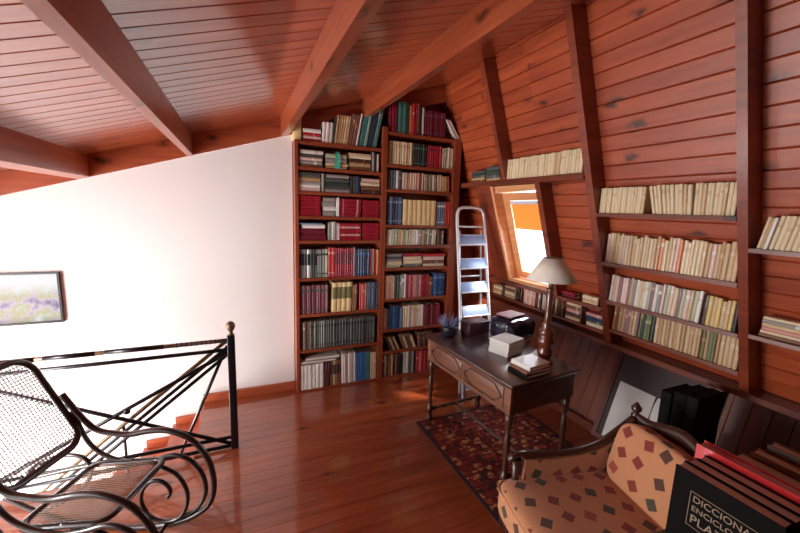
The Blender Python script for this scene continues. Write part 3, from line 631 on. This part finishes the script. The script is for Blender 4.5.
def turned_bar(a, b, r, nm):
    a, b = Vector(a), Vector(b); n = 41; mb = MB()
    mb.tube([a.lerp(b, i/(n-1)) for i in range(n)], [r*(1+.35*math.sin(i*PI/4)) for i in range(n)], 10); mb.build(nm, M['desk'], DK)
zs = .11
for sy in (-1, 1): turned_bar((-ix+.05, sy*(iy-.028), zs), (ix-.05, sy*(iy-.028), zs), .013, 'side_stretcher')
turned_bar((.0, -iy+.042, zs), (0, iy-.042, zs), .013, 'long_stretcher')
# rug
mb = MB(); mb.box((-.5, -.68, 0), (.5, .68, .006), 0); mb.box((-.53, -.71, 0), (-.5, .71, .0055), 1); mb.box((.5, -.71, 0), (.53, .71, .0055), 1); mb.box((-.5, -.71, 0), (.5, -.68, .0055), 1); mb.box((-.5, .68, 0), (.5, .71, .0055), 1)
o = mb.build('rug', [M['rug'], M['rugedge']]); o.location = (1.90, 1.95, .0002); tag(o, 'dark red oriental rug lying on the floor under the desk', 'rug')

# things on the desk
def onlathe(name, prof, mat, label, cat, loc): mb = MB(); mb.lathe(prof, n=24); o = mb.build(name, mat); o.location = loc; return tag(o, label, cat)
def big_book(nm, label, cat, loc, rot, size, cov, pg, group=None, spine=True):
    """lying book: x width, y depth, z thickness"""
    r = thing(nm, label, cat, loc, rot, group); w, d, h = size; t = min(.004, h*.15); mb = MB()
    mb.box((-w/2, -d/2, 0), (w/2, d/2, t)); mb.box((-w/2, -d/2, h-t), (w/2, d/2, h))
    if spine: mb.box((-w/2, -d/2, t), (-w/2+.004, d/2, h-t))
    mb.build('cover', cov, r); mb = MB(); mb.box((-w/2+(.0045 if spine else .004), -d/2+.004, t+.0002), (w/2-.004, d/2-.004, h-t-.0002)); mb.build('page_block', pg, r)
    return r
zd = DH
big_book('hardback_book', 'dark hardback lying at the bottom of the pile by the lamp', 'book', (1.775, 1.80, zd+.0005), (0, 0, .1), (.23, .17, .026), M['folder'], M['pages'])
big_book('hardback_book', 'tan paged book in the middle of the pile by the lamp', 'book', (1.78, 1.80, zd+.027), (0, 0, .03), (.22, .165, .022), cover('brown'), M['pages'])
big_book('hardback_book', 'white covered book topmost of the pile by the lamp', 'book', (1.785, 1.805, zd+.0495), (0, 0, .12), (.20, .16, .028), cover('white'), M['pages'])
# paper block
r = thing('paper_block', 'thick block of white paper on the desk left of the lamp', 'paper', (1.865, 2.15, zd+.0005), (0, 0, .30))
for k in range(7):
    mb = MB(); j = random.uniform(-.003, .003); mb.box((-.105+j, -.085-j, k*.0155), (.105+j, .085-j, k*.0155+.0145)); mb.build('paper_ream', M['paper'], r)
mb = MB(); mb.box((-.075, -.05, 0), (.075, .05, .004)); o = mb.build('white_sheet', M['paper']); o.location = (2.10, 2.03, zd+.0005); o.rotation_euler = (0, 0, .5); tag(o, 'white sheets of paper behind the lamp pile on the desk', 'paper')
# maroon box
r = thing('keepsake_box', 'maroon wooden box near the far end of the desk', 'box', (1.885, 2.60, zd+.0005), (0, 0, .1))
mb = MB(); mb.box((-.115, -.06, 0), (.115, .06, .085), bev=.004); mb.build('body', M['pbox'], r); mb = MB(); mb.box((-.118, -.063, .0855), (.118, .063, .115), bev=.005); mb.build('lid', M['pbox'], r)
# cactus pot
r = thing('potted_cactus', 'small spiky grey-blue plant in a dark pot at the desk end', 'plant', (1.628, 2.605, zd+.0005))
mb = MB(); mb.lathe([(.04, 0), (.058, .02), (.066, .07), (.066, .085), (.056, .086), (.05, .07)], n=20); mb.build('pot', M['pot'], r)
mb = MB()
for k in range(46):
    a = random.uniform(0, 2*PI); e = random.uniform(.15, 1.4); l = random.uniform(.08, .125); d = Vector((math.cos(a)*math.cos(e), math.sin(a)*math.cos(e), math.sin(e)))
    b0 = Vector((0, 0, .072))+Vector((math.cos(a), math.sin(a), 0))*.02; mb.tube([b0, b0+d*l*.5, b0+d*l+Vector((0, 0, .008))], [.006, .005, .001], 5)
mb.build('leaves', M['cactus'], r)
# plastic bag with a book on top
mb = MB(); mb.puff((0, 0, .095), (.37, .27, .19), .5, .5, 48, 28, noise=0)
for i, p in enumerate(mb.v):
    x, y, z = p; k = .012*math.sin(38*x+9*y)*math.cos(31*y-12*z)+.008*math.sin(70*x*y*9+20*z); mb.v[i] = (x+k*.7, y+k, max(0, z+k*(.2 if z < .03 else (.5 if z < .1 else 0.1))))
o = mb.build('plastic_bag', M['bag']); o.location = (2.13, 2.40, zd+.001); o.rotation_euler = (0, 0, .2); tag(o, 'crumpled navy plastic bag on the desk in front of the window', 'bag')
big_book('magazine', 'thin dark magazine lying on top of the navy bag', 'magazine', (2.11, 2.41, zd+.199), (0, 0, .25), (.21, .15, .010), cover('mauve'), M['pages'])
# lamp
LP = thing('table_lamp', 'table lamp with beige coolie shade and turned wooden stem on desk', 'lamp', (1.975, 1.875, zd+.0005))
mb = MB(); mb.lathe([(.062, 0), (.066, .012), (.05, .03), (.038, .045), (.05, .07), (.054, .095), (.036, .12), (.05, .145), (.056, .175), (.042, .205), (.05, .225), (.052, .25), (.030, .275), (.036, .29), (.024, .31), (.022, .40), (.026, .50), (.018, .53), (.03, .545), (.012, .56)], n=24); mb.build('lamp_base', M['lampwood'], LP)
mb = MB(); mb.rod((0, 0, .56), (0, 0, .72), .006); mb.lathe([(.018, .56), (.018, .60), (.014, .605)], n=14)
for a in (0, PI/2, PI, 1.5*PI): mb.rod((0, 0, .72), (.063*math.cos(a), .063*math.sin(a), .76), .003, 6)
mb.build('lamp_fitting', M['brass'], LP)
mb = MB(); n = 32; prof = [(.165, .612), (.064, .765), (.0615, .765), (.162, .612)]
mb.grid([[(r_*math.cos(2*PI*j/n), r_*math.sin(2*PI*j/n), z_) for j in range(n)] for r_, z_ in prof], closed_u=True, closed_v=True); mb.build('lamp_shade', M['shade'], LP)

# ------------------------------------------------------------------ stepladder
LD = thing('stepladder', 'white metal stepladder with treads tinted sky-light blue standing in front of the corner bookcase', 'ladder', (2.155, 3.0, 0))
def lad(x, z): return Vector((x, -.17+.185*z, z))
pts = [lad(-.185, 0), lad(-.172, .9), lad(-.165, 1.76), lad(-.158, 1.83), lad(-.135, 1.875), lad(-.09, 1.892), lad(0, 1.894), lad(.09, 1.892), lad(.135, 1.875), lad(.158, 1.83), lad(.165, 1.76), lad(.172, .9), lad(.185, 0)]
mb = MB(); mb.tube(pts, .016, 10); mb.build('front_frame', M['ladder'], LD)
mb = MB()
for sx in (-1, 1): mb.rod((sx*.128, .155, 1.66), (sx*.132, -.02, 0), .010, 8)
mb.rod((-.132, .0, .2), (.132, .0, .2), .009, 8); mb.rod((-.13, .106, 1.2), (.13, .106, 1.2), .009, 8); mb.build('rear_frame', M['ladder'], LD)
tl_ = math.atan(.185)
for k in range(7):
    z = 1.565-.235*k; c = lad(0, z); mt_ = Matrix.Translation(c) @ Matrix.Rotation(-tl_-.35, 4, 'X')
    mb = MB(); mb.box((-.153, -.012, -.045), (.153, .010, .050), 1, mt_, .003); mb.box((-.156, -.018, -.056), (.156, .012, -.0455), 0, mt_, .002); mb.box((-.156, -.016, .0505), (.156, .010, .057), 0, mt_, .002)
    mb.build('tread', [M['ladder'], M['tread']], LD)
c = lad(0, 1.70); mb = MB(); mb.rod((-.165, c.y, 1.70), (.165, c.y, 1.70), .010, 8); mb.build('guard_bar', M['ladder'], LD)

# ------------------------------------------------------------------ picture on the white wall
r = thing('framed_picture', 'wide pastel landscape picture in a thin black frame on the white wall', 'picture', (-1.64, WY-.001, .875))
W2, H2 = .33, .405; mb = MB()
mb.box((-W2, -.028, 0), (W2, 0, .014)); mb.box((-W2, -.028, H2-.014), (W2, 0, H2)); mb.box((-W2, -.028, .0142), (-W2+.014, 0, H2-.0142)); mb.box((W2-.014, -.028, .0142), (W2, 0, H2-.0142)); mb.build('frame', M['thinframe'], r)
mb = MB(); mb.box((-W2+.0142, -.014, .0142), (W2-.0142, -.004, H2-.0142)); mb.build('painting', M['art'], r)

# ------------------------------------------------------------------ stair railing
RL = thing('stair_railing', 'black iron stair railing with brass handrail and ball-topped newel post', 'railing', (-.085, 2.85, 0))
XL = -1.5
mb = MB(); mb.box((-.026, -.026, 0), (.026, .026, .90), bev=.005); np_ = mb.build('newel_post', M['black'], RL)
mb = MB(); mb.lathe([(.012, .90), (.020, .905), (.012, .92), (.015, .93), (.026, .945), (.032, .965), (.029, .985), (.016, 1.0), (.002, 1.004)], n=20); mb.build('ball_finial', M['brass'], np_)
mb = MB(); mb.box((XL-.016, -.016, 0), (XL+.016, .016, .90), bev=.003); mb.build('newel_post', M['black'], RL)
mb = MB(); mb.tube([(XL, 0, .862), (-.01, 0, .862)], .015, 10); hr = mb.build('handrail', M['brass'], RL)
for a, b in ((-.42, -.75), (-.80, -1.06), (-1.1, -1.45)):
    mb = MB(); mb.rod((a, 0, .862), (b, 0, .862), .0165, 10); mb.build('black_sleeve', M['black'], hr)
for k in range(9):
    mb = MB(); mb.rod((-.1-.03*k, 0, .862), (-.108-.03*k, 0, .862), .0160, 10); mb.build('black_ring', M['black'], hr)
def bar(nm, a, b, r_=.014, m=M['black']): mb = MB(); mb.rod(a, b, r_, 8); return mb.build(nm, m, RL)
bar('upper_bar', (XL, 0, .79), (-.01, 0, .79)); bar('lower_bar', (XL, 0, .09), (-.01, 0, .09)); bar('floor_bar', (XL, 0, .02), (-.01, 0, .02))
bar('diagonal_bar', (XL+.01, 0, .79), (-.01, 0, .03)); bar('diagonal_bar', (XL+.01, 0, .02), (-.01, 0, .775))
mb = MB(); mb.lathe([(.001, -.022), (.018, -.015), (.022, 0), (.018, .015), (.001, .022)], c=(-.66, 0, .43), n=14); mb.build('boss', M['black'], RL)
# the flight's own rail sloping down with the stairs, on the stair side
def sbar(nm, a, b, r_, m): mb = MB(); mb.rod(Vector(a)+Vector((0, .055, 0)), Vector(b)+Vector((0, .055, 0)), r_, 10); return mb.build(nm, m, RL)
sl = .80
sbar('handrail', (-.02, 0, .85), (-1.55, 0, .85-1.53*sl), .014, M['brass']); sbar('rail_bar', (-.02, 0, .795), (-1.55, 0, .795-1.53*sl), .013, M['black']); sbar('rail_bar', (-.02, 0, .74), (-1.55, 0, .74-1.53*sl), .013, M['black'])
sbar('support_bar', (-.03, 0, .80), (-.37, 0, .0), .012, M['black']); sbar('support_bar', (-.70, 0, .31), (-.70, 0, -.533), .009, M['black']); sbar('support_bar', (-1.4, 0, -.24), (-1.4, 0, -1.067), .009, M['black'])
mb = MB(); mb.rod((-.02, .0, .84), (-.02, .055, .84), .01, 8); mb.build('bracket', M['black'], RL)

# ------------------------------------------------------------------ rocking chair
# side profile in (forward u, height z); the chair's own frame: x forward, y towards its left
lat = Vector((.402, .916, 0)); yaw = math.atan2(-.402, .916)
K = .955
A = Vector((0, 0, 1.85))+(Vector((-.431, 2.247, .40))-Vector((0, 0, 1.85)))*K; SZ = A.z
RC = thing('rocking_chair', 'dark bentwood rocking chair with woven cane seat and back, by the railing', 'rocking chair', (A.x, A.y, 0), (0, 0, yaw))
def kz(z): return 1.85+(z-1.85)*K
def side(pts, y): return [Vector((u*K, y, kz(z))) for u, z in pts]
ARM = [(-.575, .765), (-.481, .632), (-.40, .555), (-.30, .535), (-.205, .533), (-.09, .558), (.02, .561), (.142, .509), (.225, .40), (.256, .26), (.24, .14), (.18, .055), (.06, -.015), (-.123, -.063), (-.35, -.075), (-.58, -.055), (-.80, .01), (-.98, .10)]
LOW = [(-.525, .668), (-.46, .487), (-.366, .396), (-.219, .357), (-.09, .375), (.039, .411), (.14, .370), (.20, .27), (.20, .16), (.14, .06), (.05, .012)]
SCR = [(-.20, .385), (-.10, .378), (-.028, .351), (.06, .30), (.108, .20), (.10, .10), (.05, .02), (-.03, -.005), (-.11, .02), (-.158, .10), (-.155, .18), (-.11, .245), (-.055, .262), (-.005, .235), (.012, .19), (-.005, .155)]
LOOP = [(-.22, .355), (-.33, .345), (-.44, .33), (-.60, .29), (-.76, .245), (-.83, .235), (-.80, .29), (-.72, .345), (-.60, .385), (-.50, .378), (-.452, .32), (-.47, .24), (-.56, .14), (-.70, .05), (-.80, .005)]
yA, yB = .03*K, -.445*K
for y, sgn in ((yA, 1), (yB, -1)):
    for nm, pr, r_, off in (('arm_loop', ARM, .0155, .0), ('inner_loop', LOW, .0125, -.0), ('scroll', SCR, .0115, -.02), ('rear_loop', LOOP, .0115, -.0)):
        mb = MB(); mb.tube(catmull(side(pr, y+sgn*off), 8), r_, 10); mb.build(nm, M['bent'], RC)
# seat and back frames: rounded rectangles
def rrect(w, h, r_, n=7):
    out = []
    for cx, cy, a0 in ((w/2-r_, h/2-r_, 0), (-w/2+r_, h/2-r_, PI/2), (-w/2+r_, -h/2+r_, PI), (w/2-r_, -h/2+r_, 1.5*PI)):
        for k in range(n+1): a = a0+PI/2*k/n; out.append((cx+r_*math.cos(a), cy+r_*math.sin(a)))
    return out
def cane_panel(w, h, r_, step, rad, fn):
    mb = MB(); ns = 0
    def inside(a, b):
        dx, dy = abs(a)-(w/2-r_), abs(b)-(h/2-r_)
        return (math.hypot(max(dx, 0), max(dy, 0)) <= r_) if (dx > 0 and dy > 0) else (abs(a) <= w/2 and abs(b) <= h/2)
    def lim(c, W, H):   # extent of a strand at offset c
        d = abs(c)-(H/2-r_); return W/2 if d <= 0 else W/2-r_+math.sqrt(max(0, r_*r_-d*d))
    k = int(h/2/step)
    for i in range(-k, k+1):
        l = lim(i*step, w, h); mb.tube([fn(-l+2*l*t/6, i*step, .0006) for t in range(7)], rad, 4)
    k = int(w/2/step)
    for i in range(-k, k+1):
        l = lim(i*step, h, w); mb.tube([fn(i*step, -l+2*l*t/6, -.0006) for t in range(7)], rad, 4)
    return mb
yc = (yA+yB)/2; wS = (yA-yB)-.04
def seat(a, b, n=0): return Vector((-.205*K+a, yc+b, SZ-.02+.05*(a/.4)+n))      # front edge a little higher
SD = .40
mb = MB(); mb.tube([seat(*p) for p in rrect(SD, wS, .06)], .014, 10, closed=True, squash=(.8, 1.2)); sf = mb.build('seat_frame', M['bent'], RC)
mb = cane_panel(SD-.012, wS-.012, .055, .0135, .0022, seat); mb.build('seat_cane', M['cane'], RC, merge=False)
BT, BB = Vector((-.735*K, 0, kz(.985))), Vector((-.462*K, 0, kz(.505))); bd = (BT-BB); BHt = bd.length; bd.normalize(); bn = Vector((bd.z, 0, -bd.x))
def back(a, b, n=0):                                   # a up the back, b across
    return (BB+BT)/2+bd*a+Vector((0, yc+b, 0))+bn*(n-.03*(1-(2*b/wS)**2)*0)
mb = MB(); mb.tube([back(*p) for p in rrect(BHt, wS+.01, .09)], .0165, 10, closed=True); mb.build('back_frame', M['bent'], RC)
mb = cane_panel(BHt-.014, wS-.004, .083, .0165, .0027, back); mb.build('back_cane', M['canedark'], RC, merge=False)
for z_, u_ in ((-.02, -.02), (-.045, -.55)):
    mb = MB(); mb.rod((u_*K, yA, kz(z_)), (u_*K, yB, kz(z_)), .011, 8); mb.build('cross_rail', M['bent'], RC)

# ------------------------------------------------------------------ armchair
AC = thing('armchair', 'carved dark wood armchair upholstered in diamond-print tan fabric beside the desk', 'armchair', (1.505, 1.015, 0), (0, 0, math.radians(-12)))
T = Matrix.Translation((-1.58, -1.0, 0))
def ac(nm, mb, m): 
    mb.v = [tuple(T @ Vector(p)) for p in mb.v]; return mb.build(nm, m, AC)
mb = MB(); mb.puff((1.545, 1.03, .375), (.70, .56, .22), .42, .28, 48, 28); sc = ac('seat_cushion', mb, M['fabric'])
pp = [(1.545+x, 1.03+y, .435) for x, y in rrect(.685, .545, .07)]
mb = MB(); mb.tube(catmull(pp, 2, True), .006, 8, closed=True); mb.v = [tuple(T @ Vector(p)) for p in mb.v]; mb.build('piping', M['fabric'], sc)
mb = MB(); mb.box((1.24, .76, .20), (1.92, 1.30, .275), bev=.01); ac('seat_rail', mb, M['chairwood'])
bk = Matrix.Translation((1.90, 0, .30)) @ Matrix.Rotation(math.radians(12), 4, 'Y')
mb = MB(); mb.puff((0.03, 1.0, .235), (.09, .46, .47), .3, .3, mat=bk); ac('back_upholstery', mb, M['fabric'])
bk2 = Matrix.Translation((1.86, .0, .47)) @ Matrix.Rotation(math.radians(14), 4, 'Y')
mb = MB(); mb.puff((-.01, 1.0, .15), (.12, .47, .36), .45, .2, mat=bk2); bc = ac('back_cushion', mb, M['fabric'])
# carved crest and finials
cr = catmull([(1.985, 1.25, .775), (2.0, 1.17, .765), (2.005, 1.09, .785), (2.01, 1.0, .805), (2.005, .91, .785), (2.0, .83, .765), (1.985, .75, .775)], 6)
mb = MB(); mb.tube(cr, [.020+.012*math.sin(PI*i/(len(cr)-1)) for i in range(len(cr))], 10, squash=(1.3, .8)); ac('crest_rail', mb, M['chairwood'])
for y in (1.255, .745):
    mb = MB(); mb.tube([(1.9, y, .0), (1.9, y, .3), (1.94, y, .55), (1.985, y, .77)], .022, 10); ac('rear_leg', mb, M['chairwood'])
    mb = MB(); mb.lathe([(.018, 0), (.024, .012), (.012, .024), (.024, .04), (.026, .055), (.014, .07), (.010, .078), (.002, .088)], c=(1.985, y, .772), n=12); ac('finial', mb, M['chairwood'])
for y in (1.27, .73):
    ar = catmull([(1.27, y+(.01 if y > 1 else -.01), .585), (1.29, y, .61), (1.36, y, .612), (1.50, y, .595), (1.66, y, .595), (1.80, y, .63), (1.90, y, .69), (1.975, y-(.02 if y > 1 else -.02), .77)], 6)
    mb = MB(); mb.tube(ar, [.026 if i < 6 else .022 for i in range(len(ar))], 12, squash=(.75, 1.25)); ac('arm', mb, M['chairwood'])
    mb = MB(); mb.lathe([(.02, 0), (.028, .03), (.02, .05), (.022, .20), (.03, .24), (.018, .27), (.024, .40), (.016, .48), (.024, .59)], c=(1.30, y, 0), n=12); ac('front_leg', mb, M['chairwood'])
    mb = MB(); s_ = -.01 if y > 1 else .01
    mb.prism([(1.32, .28), (1.9, .28), (1.94, .66), (1.78, .60), (1.66, .58), (1.50, .575), (1.34, .59)], 1, y+s_-.012, y+s_+.012); ac('arm_panel', mb, M['fabric'])

# ------------------------------------------------------------------ side table with large volumes, near right
TB = thing('side_table', 'dark wooden side table holding the large dictionary volumes, right foreground', 'table', (1.62, .30, 0))
mb = MB(); mb.box((-.36, -.34, .70), (.36, .345, .73), bev=.004); mb.build('table_top', M['desk'], TB)
mb = MB(); mb.box((-.32, -.30, .62), (.32, .32, .6995)); mb.build('apron', M['desk'], TB)
for x in (-.30, .30):
    for y in (-.28, .30): mb = MB(); mb.lathe([(.018, 0), (.024, .05), (.017, .1), (.025, .5), (.018, .55), (.027, .58), (.027, .6195)], c=(x, y, 0), n=12); mb.build('leg', M['desk'], TB)
TZ = .7305
def volume(nm, label, x, y1, w, h, t, cov, pg, group=None, rz=0.0):
    """upright volume: front cover faces -x, spine on the -y side; y1 is its far edge"""
    r = thing(nm, label, 'book', (x, y1, TZ), (0, 0, rz), group); mb = MB(); q = .004
    mb.box((0, -w, 0), (q, 0, h)); mb.box((t-q, -w, 0), (t, 0, h)); mb.box((q, -w, 0), (t-q, -w+q, h)); mb.build('cover', cov, r)
    mb = MB(); mb.box((q+.0003, -w+q+.0003, .004), (t-q-.0003, -.004, h-.004)); mb.build('page_block', pg, r); return r
vols = []
for k in range(3):
    vols.append(volume('dictionary_volume', 'large dark dictionary volume, %s of three in the right foreground' % ('foremost, gilt lettering on its cover', 'middle one', 'rearmost, next to the red one')[k], 1.298+.0505*k, .635-.004*k, .27, .32, .048, M['dict'], M['gpages'], 'dark dictionary volumes'))
def text(body, size, y, z, parent):
    cu = bpy.data.curves.new('lettering', 'FONT'); cu.body = body; cu.size = size; cu.extrude = .0004
    to = bpy.data.objects.new('tmp', cu); C.objects.link(to); dg = bpy.context.evaluated_depsgraph_get(); me = bpy.data.meshes.new_from_object(to.evaluated_get(dg))
    bpy.data.objects.remove(to); me.materials.clear(); me.materials.append(M['letters'])
    o = bpy.data.objects.new('lettering', me); C.objects.link(o); o.parent = parent
    o.matrix_local = Matrix.Translation((-.0006, y, z)) @ Matrix(((0, 0, -1, 0), (-1, 0, 0, 0), (0, 1, 0, 0), (0, 0, 0, 1))); return o
v0 = vols[0]
text('DICCIONARIO', .030, -.060, .232, v0); text('ENCICLOPEDICO', .026, -.060, .201, v0); text('PLAZA', .040, -.060, .160, v0)
mb = MB(); y0, y1, za, zb_ = -.052, -.262, .145, .263
for lo, hi in (((y1, za), (y0, za+.0015)), ((y1, zb_-.0015), (y0, zb_)), ((y0-.0015, za), (y0, zb_)), ((y1, za), (y1+.0015, zb_))): mb.box((-.0008, lo[0], lo[1]), (-.0001, hi[0], hi[1]))
mb.build('border_line', M['letters'], v0)
volume('large_book', 'large bright red book standing behind the dark dictionary volumes', 1.455, .66, .29, .34, .05, M['redc'], M['redc'])
for k, (h, t, c, lab) in enumerate(((.30, .045, 'brown', 'old brown volume standing directly behind the bright red book'), (.305, .05, 'dark brown', 'dark brown volume, second behind the bright red book'), (.32, .05, 'brown', 'old brown volume, third behind the bright red book'), (.345, .045, 'dark brown', 'dark brown volume, tallest and furthest behind the bright red book'))):
    volume('old_volume', lab, 1.515+.056*k, .62-.02*k, .25, h, t, cover(c), M['pages'])
mb = MB(); mb.box((0, 0, 0), (.16, .055, .36), bev=.003); o = mb.build('document_box', M['greyboard']); o.location = (1.31, .285, TZ); tag(o, 'grey upright document box at the right edge of the photo', 'box')

# low chest with dark albums, in the shade under the shelves
CH = thing('low_chest', 'low dark chest in the shade below the wall shelves', 'chest', (2.42, .80, 0))
mb = MB(); mb.box((-.2, -.55, 0), (.2, .44, .46), bev=.006); mb.build('body', M['chairwood'], CH); mb = MB(); mb.box((-.21, -.56, .4605), (.21, .45, .49), bev=.006); mb.build('lid', M['chairwood'], CH)
for k, (h, w) in enumerate(((.36, .055), (.385, .062), (.395, .055))):
    mb = book_mesh(w, h, .25, [.2*h, .23*h, .8*h, .83*h]); o = mb.build('photo_album', [M['folder'], M['folder'], M['dict']], merge=False); o.location = (2.25, 1.235-.066*k, .4905); o.rotation_euler = (0, 0, -PI/2)
    tag(o, 'large dark album standing %s in the row on the low chest' % ('leftmost', 'in the middle', 'rightmost')[k], 'album', 'dark albums on the chest')
big_book('hardback_book', 'maroon hardback lying on the low chest right of the albums', 'book', (2.40, .80, .4905), (0, 0, .3), (.24, .17, .05), cover('maroon'), M['pages'])
big_book('hardback_book', 'dark grey hardback lying crooked on the maroon book, low chest', 'book', (2.39, .80, .541), (0, 0, -.2), (.22, .16, .03), cover('dark grey'), M['pages'])
big_book('hardback_book', 'thick brown hardback at the far right of the low chest', 'book', (2.43, .52, .4905), (0, 0, .1), (.25, .19, .10), cover('dark brown'), M['pages'])

# leaning frame against the knee wall; white sheets stand in for glass reflections
fr = Vector((.27, 0, .80)).normalized(); ang = math.atan2(fr.x, fr.z)
LF = thing('leaning_frame', 'dark wooden frame with grey backing leaning against the plank knee wall', 'frame', (2.715, 1.61, .004), (0, ang, 0))
mb = MB(); hw, hh = .37, .79
mb.box((-.012, -hw, 0), (.012, hw, .04)); mb.box((-.012, -hw, hh-.05), (.012, hw, hh)); mb.box((-.012, -hw, .0402), (.012, -hw+.04, hh-.0502)); mb.box((-.012, hw-.04, .0402), (.012, hw, hh-.0502)); mb.build('frame', M['framew'], LF)
mb = MB(); mb.box((-.002, -hw+.0405, .0405), (.004, hw-.0405, hh-.0505)); mb.build('backing_board', M['back'], LF)
def sheet(nm, lab, y0, y1, za, zb, off, curl):
    mb = MB(); rows = []
    for i in range(9):
        z = za+(zb-za)*i/8; rows.append([Vector((off-curl*math.sin(PI*i/8)*(.3+.7*abs(math.sin(j*1.3))), y0+(y1-y0)*j/8, z)) for j in range(9)])
    b = [[p+Vector((.0015, 0, 0)) for p in r_] for r_ in rows]
    mb.grid(rows); mb.grid([r_[::-1] for r_ in b])
    o = mb.build(nm, M['paper']); o.location = LF.location; o.rotation_euler = LF.rotation_euler; return tag(o, lab, 'paper')
sheet('white_sheet', 'large white sheet standing in for a reflection inside the leaning frame', .0, .285, .042, .52, -.006, .002)
sheet('white_sheet', 'smaller white sheet standing in for a reflection, right of the large one, leaning frame', -.18, -.02, .30, .52, -.008, .03)

# ------------------------------------------------------------------ light
w = bpy.data.worlds.new('daylight'); S.world = w; w.use_nodes = True
bg = w.node_tree.nodes['Background']; bg.inputs[0].default_value = (.92, .96, 1, 1); bg.inputs[1].default_value = 1.6
def area(name, loc, rot, sx, sy, power, col):
    l = bpy.data.lights.new(name, 'AREA'); l.shape = 'RECTANGLE'; l.size = sx; l.size_y = sy; l.energy = power; l.color = col
    o = bpy.data.objects.new(name, l); C.objects.link(o); o.location = loc; o.rotation_euler = rot; return o
area('window_daylight_left', (-2.58, 1.9, .9), (0, -PI/2, 0), 1.1, 1.0, 46, (1, .97, .95))
area('stairwell_daylight', (-2.56, 3.22, -.72), (0, -PI/2-.6, 0), 1.0, .7, 50, (1, .97, .95))  # light rising from the stairwell, set at a made-up opening in the left wall
area('roof_window_daylight', (FX(1.65)+.5, 2.72, 1.75), (0, PI/2-.35, 0), 1.0, .8, 22, (.80, .90, 1))
sl_ = bpy.data.lights.new('sun', 'SUN'); sl_.energy = 5; sl_.angle = math.radians(6); sl_.color = (1, .90, .76)
so_ = bpy.data.objects.new('sun', sl_); C.objects.link(so_); so_.location = (6, 1, 7); so_.rotation_euler = Vector((-.95, .5, -1.55)).to_track_quat('-Z', 'Y').to_euler()

# ------------------------------------------------------------------ camera
cam = bpy.data.cameras.new('camera'); co = bpy.data.objects.new('camera', cam); C.objects.link(co); S.camera = co
cam.sensor_width = 36; cam.lens = 367.085/800*36; cam.clip_start = .02
ya, pi_, ro = [math.radians(v) for v in (23.68809647, 8.83168974, -1.92161169)]
f = Vector((math.sin(ya)*math.cos(pi_), math.cos(ya)*math.cos(pi_), -math.sin(pi_))); rt = Vector((math.cos(ya), -math.sin(ya), 0)); dn = f.cross(rt)
c_, s_ = math.cos(ro), math.sin(ro); R_ = c_*rt+s_*dn; D_ = -s_*rt+c_*dn
mt = Matrix((R_, -D_, -f)).transposed().to_4x4(); mt.translation = (0, 0, 1.85); co.matrix_world = mt
S.view_settings.view_transform = 'Standard'; S.view_settings.look = 'None'; S.view_settings.gamma = 1; S.view_settings.use_curve_mapping = False
S.view_settings.exposure = 1.15
